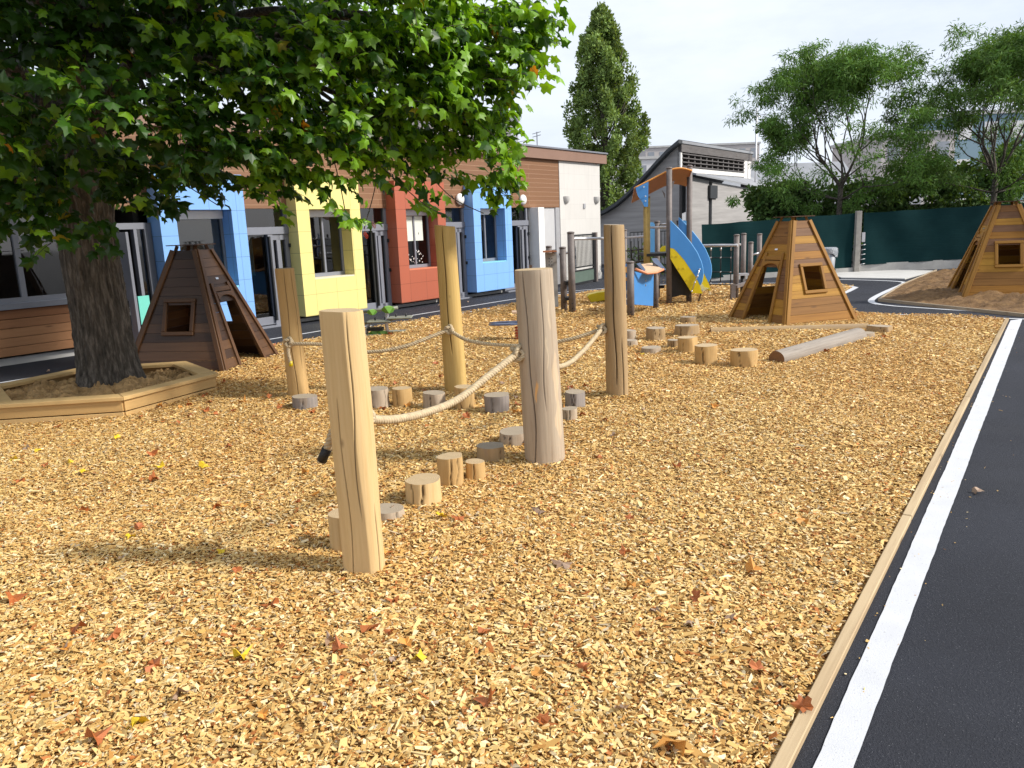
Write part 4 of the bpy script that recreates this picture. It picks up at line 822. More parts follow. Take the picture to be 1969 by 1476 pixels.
# roof: curved orange sheet
mb = MB(); fr = [AT(x, y, 17.15) for x, y in ((1219, 361), (1250, 345), (1280, 329.5), (1296, 323.5), (1312, 322.5), (1330, 327))]; off = Vector((.08, .85, -.27)); fr = through(fr, 4); n = len(fr)
vs = fr+[p+off for p in fr]+[p+Vector((0, 0, -.03)) for p in fr]+[p+off+Vector((0, 0, -.03)) for p in fr]; fs = []
for i in range(n-1): fs += [(i, i+1, n+i+1, n+i), (2*n+i, 3*n+i, 3*n+i+1, 2*n+i+1), (i, 2*n+i, 2*n+i+1, i+1), (n+i, n+i+1, 3*n+i+1, 3*n+i)]
fs += [(0, n, 3*n, 2*n), (n-1, 3*n-1, 4*n-1, 2*n-1)]; mb.add(vs, fs, vs, False); tp(mb, 'roof', M['orange_board'])
mb = MB(); mb.tube([p+Vector((0, -.012, -.01)) for p in fr], .02, 5); tp(mb, 'roof_edge', plain('orange_edge', (.72, .3, .05), .4, .05))
mb = MB(); q = [AT(x, y, 17.1) for x, y in ((1222, 361), (1247, 349), (1246, 397), (1239, 397), (1235, 388), (1227, 377))]; mb.prism(q, (0, .03, 0)); br = tp(mb, 'bracket', M['blue_board'])
mb = MB()
for x, y in ((1238, 359), (1241, 377), (1241, 386)): p = AT(x, y, 17.09); mb = MB(); mb.tube([p, p+Vector((0, -.012, 0))], .018, 8); mb.build('bolt', M['steel'], br, TW.location)
for q in ([(1273, 365), (1279, 372), (1279, 381)], [(1289, 350), (1297, 347), (1289, 378)]):
    mb = MB(); mb.prism([AT(x, y, p1.y+.02) for x, y in q], (0, .03, 0)); tp(mb, 'bracket', M['post_grey'])
# deck, black back, steps
dz = 1.08; mb = MB(); mb.prism([(p3.x-.02, p1.y+.05, dz), (p2.x, p1.y+.1, dz), (p2.x, p1.y+1.1, dz), (p3.x-.02, p1.y+1.1, dz)], (0, 0, .06)); tp(mb, 'deck', M['black_rubber'])
mb = MB(); mb.prism([PL(x, y, p1+Vector((0, .3, 0)), Vector((0, 1, 0))) for x, y in ((1290, 500), (1330, 560), (1324, 569), (1310, 567), (1291, 572))], (0, .03, 0)); tp(mb, 'back_panel', M['dark_metal'])
mb = MB()
for z in (.35, .7): mb = MB(); mb.box((p3.x+.25, p1.y+.8, z), (.5, .25, .06)); tp(mb, 'step', M['black_rubber'])
mb = MB()
for x, y in ((1266, 538), (1276, 538), (1266, 543), (1276, 543)): p = AT(x, y, 17.6); mb = MB(); mb.ball(p, .02, 5); tp(mb, 'bolt', M['steel'])
# slide
ys = 17.0; pb = [(1289, 424), (1304, 439), (1316, 452), (1328, 467), (1340, 485), (1348, 503), (1351, 515), (1352, 527), (1350, 540), (1346, 548)]; py_ = [(1289, 476), (1296, 478), (1304, 486), (1316, 500), (1328, 518), (1338, 532), (1346, 548)]; pyl = [(1289, 497), (1300, 515), (1318, 543), (1330, 563), (1351, 564), (1346, 548)]
def pan(pts, y, t, dx=0, dy=0): mb = MB(); mb.prism([AT(x+dx, y_+dy, y) for x, y_ in pts], (0, t, 0)); return mb
sl = empty('slide', (0, 0, 0)); sl.parent = TW
for nm, yy, dx, dy in (('side_panel', 16.98, 0, 0), ('side_panel', 17.6, 16, -6)):
    q = pan(pb+py_[::-1], yy, .03, dx, dy).build(nm, M['blue_board'], sl, TW.location); mb = MB(); mb.tube([AT(x+dx, y_+dy, yy+.015) for x, y_ in pb], .014, 6); mb.build('panel_edge', M['light_blue'], q, TW.location)
    q = pan(py_+pyl[::-1], yy+.002, .03, dx, dy).build('lower_panel', M['yellow_board'], sl, TW.location)
    mb = MB()
    for x, y_ in ((1294, 492), (1302, 492), (1307, 515), (1315, 515), (1322, 538), (1330, 538)): p = AT(x+dx, y_+dy, yy); mb = MB(); mb.tube([p, p+Vector((0, -.01, 0))], .02, 8); mb.build('bolt', M['yellow_board'], q, TW.location)
bedp = [(1289, 487), (1300, 498), (1313, 518), (1328, 541), (1338, 557), (1349, 560)]; mb = MB(); f0 = [AT(x, y_, 17.0) for x, y_ in bedp]; f1 = [AT(x+16, y_-6, 17.6) for x, y_ in bedp]; mb.add(f0+f1, [(i, i+1, 6+i+1, 6+i) for i in range(5)], [(0, 0, 0)]*12, True); mb.build('slide_bed', M['steel'], sl, TW.location)
p = G(1343, 580); bar(p, Vector((p.x-.05, 17.05, .3)), .022, 'post_grey', 'slide_leg')
mb = MB(); q = [AT(x, y_, 16.95) for x, y_ in ((1330, 560), (1336, 543), (1341, 531), (1345, 518))]; mb.tube(q, .014, 6)
for p in q: mb.ball(p, .024, 5)
tp(mb, 'grab_bar', M['steel'])
mb = MB(); mb.prism([AT(x, y_, 17.75) for x, y_ in ((1310, 426), (1316, 423), (1321, 425), (1329, 427), (1330, 446), (1320, 440))], (0, .03, 0)); tp(mb, 'ear_panel', M['light_blue'])
mb = MB(); mb.prism([AT(x, y_, 17.9) for x, y_ in ((1301, 424), (1310, 422), (1311, 430), (1302, 432))], (0, .05, 0)); tp(mb, 'post_cap', M['dark_metal'])
mb = MB(); mb.prism([AT(x, y_, 18.0) for x, y_ in ((1248, 430), (1251, 427), (1256, 427), (1259, 431), (1259, 488), (1248, 488))], (0, .03, 0)); tp(mb, 'rail_panel', M['light_blue'])
mb = MB(); mb.prism([AT(x, y_, 18.2) for x, y_ in ((1269, 478), (1274, 473), (1280, 472), (1280, 487), (1269, 489))], (0, .03, 0)); tp(mb, 'rail_panel', M['yellow_board'])
for (x0, y0, d0, x1, y1, d1, r) in ((1246, 437, 17.9, 1283, 437, 17.2, .025), (1203, 456.5, 20, 1243, 454, 18, .025), (1268, 431, 18.6, 1283, 430, 18.4, .02), (1094, 459, 16.4, 1200, 457, 20, .03), (1076, 488, 16.8, 1096, 485, 16.5, .022)): bar(AT(x0, y0, d0), AT(x1, y1, d1), r, 'pipe')
p = AT(1202, 560, 20.2); p.z = 0; tpost(p, AT(1200, 443, 20.2).z)
# rope net stub left of the tower
mb = MB()
for x in (1214, 1228): mb.tube([AT(x, 463, 19.3), AT(x+1, 505, 19.3)], .018, 6)
for y in (480, 503): mb.tube([AT(1204, y+2, 19.9), AT(1241, y-2, 18.2)], .018, 6)
tp(mb, 'climbing_net', M['black_rubber'])
# counter with blue panels
bl, brr = G(1213, 611), G(1261, 596); tpost(bl, AT(1212, 505, bl.y).z, 'post_grey', .07); tpost(brr, AT(1261, 500, brr.y).z, 'post_grey', .06)
dv = (brr-bl).normalized(); nv = Vector((dv.y, -dv.x, 0)); pq = lambda x, y, o_=0: PL(x, y, bl+nv*o_, nv)
mb = MB(); mb.prism([pq(x, y) for x, y in ((1219, 521), (1236, 526), (1257, 523), (1256, 588), (1220, 585))], -nv*.03); q = tp(mb, 'counter_panel', M['blue_board'])
mb = MB()
for x, y in ((1241, 539), (1241, 548)): p = pq(x, y); mb = MB(); mb.tube([p, p+nv*.012], .02, 8); mb.build('bolt', M['steel'], q, TW.location)
yl = 15.3; mb = MB(); mb.prism([AT(x, y, yl) for x, y in ((1196, 512), (1204, 507), (1211, 505), (1211, 586), (1196, 586))], (0, .03, 0)); q = tp(mb, 'counter_panel', M['blue_board_dark'])
mb = MB(); p = AT(1206, 518, yl-.005); mb.tube([p, p+Vector((0, -.03, 0))], .06, 14); mb.prism([AT(x, y, yl-.03) for x, y in ((1198, 534), (1211, 533), (1211, 539), (1198, 540))], (0, .02, 0)); mb.build('play_disc', plain('orange_disc', (.6, .3, .08), .4), q, TW.location)
mb = MB(); mb.tube(through([AT(x, y, yl-.02) for x, y in ((1210, 554), (1206, 558), (1206, 564), (1208, 569), (1204, 576))], 4), .013, 5); mb.build('white_squiggle', M['white_plastic'], q, TW.location)
mb = MB(); cq = [AT(1229, 508, 16.2), AT(1253, 505, 16.5), AT(1275, 517, 15.9), AT(1262, 522, 15.5), AT(1244, 524, 15.3)]
mb.prism(cq, (0, 0, -.03)); q = tp(mb, 'counter_top', M['beige_board'])
mb = MB(); mb.tube([cq[2]+Vector((0, -.01, -.01)), cq[3]+Vector((0, -.02, -.015)), cq[4]+Vector((0, -.02, -.015)), AT(1222, 517, 15.1)], .026, 6); mb.build('counter_lip', plain('orange_lip', (.7, .28, .14), .5), q, TW.location)
for pts, d in ((((1224, 507), (1231, 505), (1246, 524), (1240, 524)), 15.6), (((1253, 497), (1263, 496), (1281, 518), (1277, 519), (1258, 505)), 16.1)):
    mb = MB(); mb.prism([AT(x, y, d) for x, y in pts], (0, .03, 0)); tp(mb, 'counter_cheek', plain('grey_blue_board', (.2, .28, .45), .4))
# net between slide and right hand posts
r1 = G(1414.5, 575); rt = AT(1414, 453, r1.y).z; tpost(r1, rt); nl = Vector((4.5, 18.5, 0)); nr = Vector((r1.x, r1.y, 0))
z0 = AT(1400, 471, 18).z; bar(Vector((nl.x-.25, nl.y+.15, z0)), Vector((nr.x, nr.y-.08, z0)), .034, 'pipe'); bar(Vector((nr.x, nr.y, z0+.03)), AT(1423, 470, r1.y+.1), .03, 'pipe')
mb = MB(); kn = MB()
for k in range(4):
    p = nl.lerp(nr, .12+.25*k); mb.tube([p+Vector((0, 0, z0)), p+Vector((0, 0, .3))], .012, 5); kn.tube([p+Vector((0, 0, z0-.05)), p+Vector((0, 0, z0-.12))], .02, 6)
    for z in (.95, .62, .35): kn.ball(p+Vector((0, 0, z)), .022, 5)
for z in (.95, .62, .33): mb.tube([nl+Vector((0, 0, z)), nr+Vector((0, 0, z))], .012, 5)
tp(mb, 'climbing_net', M['black_rubber']); tp(kn, 'net_connector', M['pipe'])
for x, y, top, d, r in ((1428, 563, 450.5, 19, .062), (1442, 555, 467, 19.3, .06), (1458.5, 545, 451, 20.3, .062)):
    p = AT(x, y, d); p.z = 0; tpost(p, AT(x, top, d).z, 'post_grey', r)
for (x0, y0, x1, y1, d) in ((1446, 490, 1459, 486, 19.5), (1446, 513, 1455, 509, 19.5)): bar(AT(x0, y0, d), AT(x1, y1, d), .022, 'pipe')
mb = MB(); p = AT(1428, 527, 18.7); mb.box(p, (.24, .24, .05)); tp(mb, 'foot_plate', M['pipe'])
mb = MB(); mb.tube([Vector((p.x, p.y, p.z-.03)), Vector((p.x, p.y, -.05))], .05, 10); tp(mb, 'foot_post', M['black_rubber'])
mb = MB(); a = G(1409, 578); mb.box((a.x, a.y, .17), (.1, .1, .42)); tp(mb, 'short_post', M['post_grey'])
mb = MB(); mb.board(AT(1414, 551, a.y), AT(1446, 540, a.y+.9), .1, .06, (0, 0, 1)); tp(mb, 'beam', M['post_grey'])
# step unit on the left
s1 = G(1085, 600); s2 = G(1101, 603); 
for p, ty, r in ((s1, 477, .068), (s2, 448, .072)): tpost(p, AT(1080 if ty > 460 else 1098, ty, p.y).z, 'post_grey', r)
mb = MB()
for y, h in ((543, .075), (573, .06)): mb = MB(); mb.box(AT(1093, y, s2.y+.25), (.16, .4, h)); tp(mb, 'step', M['black_rubber'])
mb = MB(); mb.prism([AT(x, y, s1.y+.15) for x, y in ((1048, 486), (1070, 486), (1074, 590), (1052, 590))], (0, .03, 0)); q = tp(mb, 'side_panel', M['concrete'])
mb = MB()
for x in (1056, 1061):
    for y in (497, 503, 509): p = AT(x, y, s1.y+.145); mb.tube([p, p+Vector((0, -.008, 0))], .012, 6)
mb.build('hole', M['dark_metal'], q, TW.location)
mb = MB(); mb.box(AT(1057, 483, s1.y+.05), (.28, .3, .03)); tp(mb, 'ledge', M['orange_board']); p = AT(1056, 500, s1.y+.35); p.z = 0; tpost(p, AT(1056, 475, s1.y+.35).z)
# yellow wave plank
a = G(1158, 575, .1); yw = empty('balance_plank', (a.x, a.y, 0), 0, 'yellow curved plank lying low on the chips behind the tall brown post', 'plank')
mb = MB(); mb.prism([AT(x, y, a.y) for x, y in ((1129, 570), (1133, 566), (1150, 562), (1175, 559), (1185, 561), (1180, 568), (1163, 577), (1147, 580), (1137, 581))], (0, .35, 0)); mb.build('plank', M['yellow_board'], yw, yw.location, .01)
mb = MB(); p = AT(1141, 577, a.y); mb.tube([p+Vector((0, .05, 0)), Vector((p.x, p.y+.05, -.05))], .03, 8); mb.build('leg', M['dark_metal'], yw, yw.location)

# ------------------------------------------------------------------ spring rider and seesaw
b0 = G(1003, 655); sr = empty('spring_rider', (b0.x, b0.y, 0), 0, 'grey blue aeroplane spring rider on a red spring, half hidden by the thick grey post', 'spring rider')
mb = MB(); zt = AT(990, 622, b0.y).z
mb.tube([Vector((b0.x+.09*math.cos(a_), b0.y+.09*math.sin(a_), .02+(zt-.06)*i/90)) for i, a_ in enumerate(np.linspace(0, 5*2*PI, 90))], .018, 6); mb.build('spring', plain('red_spring', (.55, .08, .03), .4), sr, sr.location)
mb = MB(); mb.tube([(b0.x, b0.y, -.02), (b0.x, b0.y, .02)], .14, 14); mb.build('base_plate', M['dark_metal'], sr, sr.location)
M['rider'] = plain('rider_board', (.1, .13, .22), .45, .1)
mb = MB(); c = Vector((b0.x, b0.y, zt))
for sg, yy in ((-1, .13), (-1, -.13), (1, 0)):
    pts = [c+Vector((sg*(.02+.5*t), yy+w_, .0)) for t, w_ in ((0, -.06), (.3, -.09), (.8, -.05), (1, 0), (.8, .05), (.3, .09), (0, .06))]; mb.prism(pts, (0, 0, .025))
mb.box(c+Vector((.05, 0, .012)), (.5, .16, .03)); mb.build('seat_board', M['rider'], sr, sr.location)
mb = MB()
for dx, dy in ((-.05, -.1), (-.05, .1), (.12, 0)): mb.tube([c+Vector((dx, dy, .02)), c+Vector((dx, dy, .24))], .014, 6); mb.ball(c+Vector((dx, dy, .26)), .022, 5)
mb.build('upright', M['dark_metal'], sr, sr.location); mb = MB(); mb.box(c+Vector((0, 0, .19)), (.28, .28, .025)); mb.build('handle_board', M['beige_board'], sr, sr.location)
b0 = G(747, 645); ss = empty('leaf_seesaw', (b0.x, b0.y, 0), 0, 'plant shaped rocking seesaw with green leaves and grey stems beside the building path', 'seesaw')
M['leaf_green'] = plain('leaf_green_board', (.16, .36, .05), .4, .1); M['seat_grey'] = plain('seat_grey', (.22, .23, .18), .5, .1)
D_ = b0.y; mb = MB(); mb.tube(through([AT(745, 637, D_), AT(743, 618, D_), AT(745, 600, D_)], 6), .032, 8); mb.tube(through([AT(704, 645, D_+.1), AT(707, 630, D_+.1), AT(711, 618, D_+.1)], 5), .03, 8); mb.build('stem', M['pipe'], ss, ss.location)
mb = MB(); mb.tube([AT(698, 600, D_), AT(765, 591, D_)], .03, 8); mb.tube([AT(700, 621, D_), AT(790, 608, D_+.1)], .024, 8); mb.build('crossbar', M['seat_grey'], ss, ss.location)
for x, y, s in ((730, 617, .42), (770, 610, .42)):
    mb = MB(); p = AT(x, y, D_); mb.box(p, (s, .3, .03)); mb.build('seat', M['seat_grey'], ss, ss.location, .01); mb = MB()
    for dx in (-.08, .1): mb.tube([p+Vector((dx, 0, .01)), p+Vector((dx, 0, .07))], .015, 6)
    mb.build('handle', M['dark_metal'], ss, ss.location)
mb = MB()
for x, y, s in ((746, 595, .13), (715, 600, .1), (722, 643, .15), (728, 648, .15), (716, 650, .13), (735, 641, .1)):
    p = AT(x, y, D_-.05); mb = MB(); mb.prism([p+Vector((s*.9*math.cos(a_), .25*s*math.sin(a_*2), s*.55*math.sin(a_))) for a_ in np.linspace(0, 2*PI, 9, endpoint=False)], (0, .02, 0)); mb.build('leaf_plate', M['leaf_green'], ss, ss.location)
mb = MB()
for x, y, w_ in ((755, 640, .5), (712, 647, .4)): p = G(x, y); mb = MB(); mb.box((p.x, p.y, .02), (w_, .2, .05)); mb.build('base_plate', M['seat_grey'], ss, ss.location)
mb = MB(); p = AT(722, 632, D_); mb.box(p, (.28, .2, .05)); mb.build('pivot_block', M['black_rubber'], ss, ss.location)

# ------------------------------------------------------------------ green screened fence
fa, fb_, fc, fd = Vector((5.9, 23.62, 0)), Vector((11.15, 24.82, 0)), Vector((16.5, 24.95, 0)), Vector((27, 25.2, 0))
m, nt, b = new('green_screen'); o = objc(nt); f = noise(nt, o, 1.5, 5, .6); f2 = noise(nt, o, 1, 4, .6, (1, 1, 30)); w = nd(nt, 'ShaderNodeTexVoronoi', Scale=130)
lk(nt, o, w.inputs['Vector']); c = ramp(nt, f, [(.3, (.004, .022, .024)), (.7, (.008, .034, .036))]); c = mixc(nt, mth(nt, 'MULTIPLY', f2, .5), c, (.003, .02, .022)); lk(nt, c, b.inputs['Base Color']); b.inputs['Roughness'].default_value = .9; b.inputs['Specular IOR Level'].default_value = .08; bump(nt, b, f2, .3, .02); M['screen'] = m
FN_ = empty('screened_fence', (fa.x, fa.y, 0), 0, 'long fence covered in dark green privacy netting along the back of the yard', 'fence'); lc = Vector(FN_.location)
def screen(a, b_, z0a, z1a, z0b, z1b, nm='green_netting'):
    mb = MB(); n = 46; vs = []; k = 9; d = (b_-a).normalized(); s = Vector((d.y, -d.x, 0))
    for i in range(n+1):
        t = i/n
        for j in range(k+1):
            q = j/k; zl = z0a+(z0b-z0a)*t; zh = z1a+(z1b-z1a)*t-.02*math.sin(PI*((t*4) % 1)); vs.append(a.lerp(b_, t)+s*(.02*math.sin(9*t*(b_-a).length*.5+3*q)+.015*math.sin(17*t+q*4))+Vector((0, 0, zl+(zh-zl)*q)))
    mb.add(vs, [(i*(k+1)+j, (i+1)*(k+1)+j, (i+1)*(k+1)+j+1, i*(k+1)+j+1) for i in range(n) for j in range(k)], vs, True); mb.build(nm, M['screen'], FN_, lc)
screen(fa, fb_-Vector((.12, 0, 0)), .08, 1.7, .1, 1.86); screen(fb_+Vector((.18, 0, 0)), fc, .22, 1.86, .3, 1.97); screen(fc, fd, .3, 1.97, .3, 2.3)
M['fence_post'] = plain('fence_post_concrete', (.3, .28, .25), .9, .25, 5, .4, 30)
for p, h in ((fb_, 1.92),): mb = MB(); mb.box((p.x, p.y-.03, h/2-.05), (.17, .14, h+.1)); mb.build('concrete_post', M['fence_post'], FN_, lc, .01)
mb = MB(); mb.board(fa+Vector((0, .04, 0)), fb_+Vector((0, .04, .0)), .3, .08, (-.2, 1, 0)); mb.board(fb_+Vector((0, .04, .1)), fc+Vector((0, .04, .15)), .3, .08, (0, 1, 0)); mb.board(fc+Vector((0, .04, .15)), fd+Vector((0, .04, .15)), .3, .08, (0, 1, 0)); mb.build('base_slab', M['concrete'], FN_, lc)
mb = MB(); p = fb_
for k in range(5): mb.tube([(p.x+.1, p.y-.1, .25+.15*k), (p.x+.24, p.y-.1, .27+.15*k)], .012, 5)
mb.box((p.x+.16, p.y-.09, 1.1), (.1, .03, .3)); mb.build('clamp', M['pipe'], FN_, lc)
# bin
b0 = AT(1590, 540, 20.6); b0.z = 0; bn = empty('waste_bin', b0, 0, 'grey waste bin lined with a crumpled clear plastic bag behind the golden wigwam', 'bin')
zt = AT(1594, 476, 20.6).z; mb = MB(); mb.tube([(0, 0, .0), (0, 0, .04), (0, 0, zt-.04)], [.13, .15, .2], 18, caps=True); mb.build('body', plain('bin_grey', (.25, .27, .3), .5, .1), bn)
m, nt, b = new('plastic_bag'); o = objc(nt); lk(nt, mixc(nt, noise(nt, o, 18, 5), (.16, .18, .21), (.5, .53, .57)), b.inputs['Base Color']); b.inputs['Roughness'].default_value = .25; bump(nt, b, noise(nt, o, 14, 5, .7), 1, .05)
mb = MB(); vs = []; n = 30
for i, (r_, z_) in enumerate(((.17, zt-.02), (.21, zt+.01), (.235, zt-.02), (.225, zt-.12), (.215, zt-.2))):
    for k in range(n): a_ = 2*PI*k/n; vs.append(((r_+.012*math.sin(7*a_+i)+(.02*math.sin(3*a_+2) if i > 2 else 0))*math.cos(a_), (r_+.012*math.sin(5*a_+i*2))*math.sin(a_), z_+(.05*math.sin(3*a_) if i == 4 else 0)))
mb.add(vs, [(i*n+k, i*n+(k+1) % n, (i+1)*n+(k+1) % n, (i+1)*n+k) for i in range(4) for k in range(n)], vs, True); mb.build('liner_bag', m, bn)

# ------------------------------------------------------------------ grey church with swept roof
K = Vector((7.515, 34, 0)); CH = empty('church', K, UROT, 'grey concrete church with a steep swept roof and a lattice window band', 'church')
m, nt, b = new('board_concrete'); o = objc(nt); s_ = nd(nt, 'ShaderNodeSeparateXYZ'); lk(nt, o, s_.inputs[0]); row = noise(nt, o, 1, 3, .5, (.5, .5, 7)); f = noise(nt, o, 1.3, 6, .65)
c = ramp(nt, row, [(.3, (.28, .27, .262)), (.7, (.42, .405, .395))]); c = mixc(nt, mth(nt, 'MULTIPLY', f, .5), c, (.33, .31, .31)); lk(nt, c, b.inputs['Base Color']); b.inputs['Roughness'].default_value = .9; bump(nt, b, row, .4, .03); M['bconc'] = m
M['dark_board'] = wood('dark_fascia_boards', [(0, (.1, .095, .095)), (1, (.16, .15, .15))], isl=False, rough=.8); M['church_roof'] = plain('zinc_roof', (.045, .05, .055), .6, .2, 2); M['slab_roof'] = plain('slab_roof', (.26, .27, .29), .7, .12, 1.5, .3, 20); M['off_white'] = plain('off_white_render', (.7, .68, .65), .7, .06)
prof = [(0, 5.18), (.4, 4.84), (.9, 4.42), (1.4, 3.97), (1.9, 3.53), (2.4, 3.11), (2.95, 2.74), (3.5, 2.47), (4.2, 2.24), (6, 1.9), (8, 1.75)]
CL = 8.45; mb = MB(); mb.prism([(0, 0, 0)]+[(0, y, z-.1) for y, z in prof]+[(0, 8, 0)], (.3, 0, 0)); bpart(mb, 'gable_wall', M['bconc'], CH)
mb = MB(); n = len(prof); vs = []
for x in (-.35, CL+.3): vs += [(x, y-.12 if i == 0 else y, z+.02) for i, (y, z) in enumerate(prof)]+[(x, y-.12 if i == 0 else y, z-.13) for i, (y, z) in enumerate(prof)]
fs = []
for i in range(n-1): fs += [(i, i+1, 2*n+i+1, 2*n+i), (n+i, 3*n+i, 3*n+i+1, n+i+1), (i, n+i, n+i+1, i+1), (2*n+i, 2*n+i+1, 3*n+i+1, 3*n+i)]
fs += [(0, 2*n, 3*n, n), (n-1, 2*n-1, 4*n-1, 3*n-1)]; mb.add(vs, fs, vs); bpart(mb, 'roof', M['church_roof'], CH)
mb = MB(); mb.bx(.0, CL+.2, -.1, .05, 4.72, 5.05); bpart(mb, 'fascia', M['dark_board'], CH); mb = MB(); mb.bx(-.02, CL+.25, -.14, -.1, 5.06, 5.17); bpart(mb, 'gutter', M['slab_roof'], CH)
mb = MB(); mb.bx(0, .16, -.06, .1, 3.9, 4.72); mb.bx(7.6, CL+.1, -.06, .1, 2.9, 4.72); mb.bx(.16, 7.6, -.05, .1, 3.9, 4.1); bpart(mb, 'window_surround', M['off_white'], CH)
mb = MB(); mb.bx(.16, 7.6, .25, .3, 3.9, 4.72); bpart(mb, 'back_wall', M['off_white'], CH)
mb = MB()
for k in range(12): mb.bx(.16+7.36*k/11, .26+7.36*k/11, -.04, .2, 4.1, 4.72)
for k in range(4): mb.bx(.16, 7.6, -.1, .16, 4.12+.17*k, 4.16+.17*k)
bpart(mb, 'lattice', M['dark_board'], CH)
mb = MB(); q = [(.0, .02, 4.0), (CL+.6, .02, 3.92), (12.5, -.3, 3.35), (8.5, -1.15, 3.18), (5.5, -1.15, 3.42), (-.9, -1.15, 3.72)]; mb.prism(q, (0, 0, -.07)); bpart(mb, 'lower_roof', M['slab_roof'], CH)
mb = MB(); mb.prism([(-.9, -.9, 0), (1.05, -.9, 0), (1.05, -.9, 3.5), (-.9, -.9, 3.62)], (0, .2, 0)); mb.prism([(1.3, -.95, 0), (6.3, -.95, 0), (6.3, -.95, 3.24), (1.3, -.95, 3.46)], (0, .2, 0)); mb.prism([(6.5, -.9, 0), (13, -.9, 0), (13, -.9, 2.9), (6.5, -.9, 3.2)], (0, .2, 0)); bpart(mb, 'panel_wall', M['bconc'], CH)
mb = MB(); mb.bx(1.0, 1.35, -.86, -.8, 0, 3.5); mb.bx(6.25, 6.55, -.84, -.78, 0, 3.2); mb.bx(-.5, -.3, -.88, -.8, 0, 3.6); bpart(mb, 'downpipe', M['dark_metal'], CH)
mb = MB(); mb.bx(.95, 1.75, -1.02, -.9, 2.75, 3.3); bpart(mb, 'dark_notch', M['dark_metal'], CH)  # dark box set on the panel wall for the notch there
mp_ = CH.location+U*8.3+N*.4; mb = MB(); tz = AT(1438, 208, mp_.y).z
mb.tube([(mp_.x, mp_.y, 0), (mp_.x, mp_.y, tz)], .045, 6); mb.tube([(mp_.x-.22, mp_.y, tz-.42), (mp_.x+.22, mp_.y, tz-.42)], .03, 6); one('church_mast', mb, M['pipe'], Vector((mp_.x, mp_.y, 0)), 'thin metal mast ending in a small cross beside the church roof', 'mast')

# ------------------------------------------------------------------ far buildings
def block(name, x0, x1, y, dep, z1, mat, label, rows, cols, winmat, roof=None, wz=(.35, 1.2), side=None):
    r = empty('apartment_block' if name is None else name, ((x0+x1)/2, y, 0), 0, label, 'building'); w = (x1-x0)/2
    mb = MB(); mb.bx(-w, w, 0, dep, 0, z1); mb.build('wall', mat, r); mb = MB(); mb.bx(-w-.15, w+.15, -.15, dep+.15, z1, z1+.25); mb.build('roof', roof or M['pale_concrete'], r)
    sp = 2*w/max(1, cols)
    for i in range(rows):
        for j in range(cols):
            x = -w+sp*(j+.5); z = z1-(i+1)*2.7+.9; mb = MB(); mb.bx(x-sp*.26, x+sp*.26, -.03, .06, z, z+1.25); mb.build('window', winmat, r)
    return r
M['pinkish'] = plain('pinkish_render', (.68, .58, .53), .8, .03, .4); M['white_render'] = plain('white_render', (.7, .69, .68), .8, .04, .4); M['far_win'] = plain('far_window', (.3, .32, .35), .2, .15, 1); M['beige_render'] = plain('beige_render', (.55, .5, .47), .8, .05, .4); M['blue_render'] = plain('blue_panels_far', (.2, .3, .36), .6, .05, .4)
r = block(None, -9, 1.2, 60, 9, 9.95, M['pinkish'], 'plain pinkish apartment block rising behind the school roof', 0, 0, M['far_win']); mb = MB(); mb.bx(4.55, 5.1, -.06, 0, 0, 9.95); mb.build('corner_strip', M['white_render'], r)
block(None, 8.5, 17.5, 75, 10, 7.7, M['white_render'], 'white apartment block between the poplar and the church roof', 3, 5, M['far_win'])
block(None, 20, 36, 112, 12, 12.1, M['beige_render'], 'beige apartment block far behind the church roof', 3, 10, M['far_win'])
hr = empty('house', (15.6, 48, 0), 0, 'house with a grey pitched roof beside the church mast', 'building'); mb = MB(); mb.bx(-2, 6, 0, 6, 0, 3.2); mb.build('wall', M['white_render'], hr); mb = MB(); mb.prism([(-2.2, -.3, 3.1), (-2.2, 3, 5.2), (-2.2, 6.3, 3.1)], (8.4, 0, 0)); mb.build('roof', M['slab_roof'], hr)
block(None, 28.5, 34, 60, 9, 7.5, M['beige_render'], 'pale grey block glimpsed between the two feathery trees', 2, 3, M['far_win'])
block(None, 34.3, 46, 61, 9, 8.9, M['blue_render'], 'blue clad block glimpsed behind the right feathery tree', 3, 6, M['white_render'])
hb = empty('shed', (20, 38, 0), 0, 'low grey shed with roof vents just above the green fence', 'shed'); mb = MB(); mb.bx(-1.2, 6, 0, 4, 0, 2.2); mb.build('wall', M['concrete'], hb); mb = MB(); mb.bx(-.85, .05, -.05, .5, 2.2, 2.55); mb.build('roof_vent', M['pipe'], hb); mb = MB(); mb.tube([(.05, .1, 2.5), (1.25, .1, 2.85)], .05, 6); mb.build('roof_arm', M['pipe'], hb)
gw = empty('garden_wall', (15, 31, 0), 0, 'pale grey wall behind the green fence', 'wall'); mb = MB(); mb.bx(-3.5, 4.2, 0, .25, 0, 2.02); mb.build('wall', M['pale_concrete'], gw); mb = MB(); mb.bx(-3.6, 4.3, -.05, .3, 2.02, 2.1); mb.build('coping', M['concrete'], gw)
ant = AT(1033, 285, 40); mb = MB(); mb.tube([(ant.x, 40, 3), (ant.x, 40, AT(1033, 253, 40).z)], .03, 5)
for dz_ in (.1, .25): z_ = AT(1033, 253, 40).z-dz_; mb.tube([(ant.x-.22, 40, z_), (ant.x+.2, 40, z_+.1)], .018, 5)
one('roof_aerial', mb, M['pipe'], Vector((ant.x, 40, 0)), 'thin television aerial above the school roof left of the poplar', 'aerial')

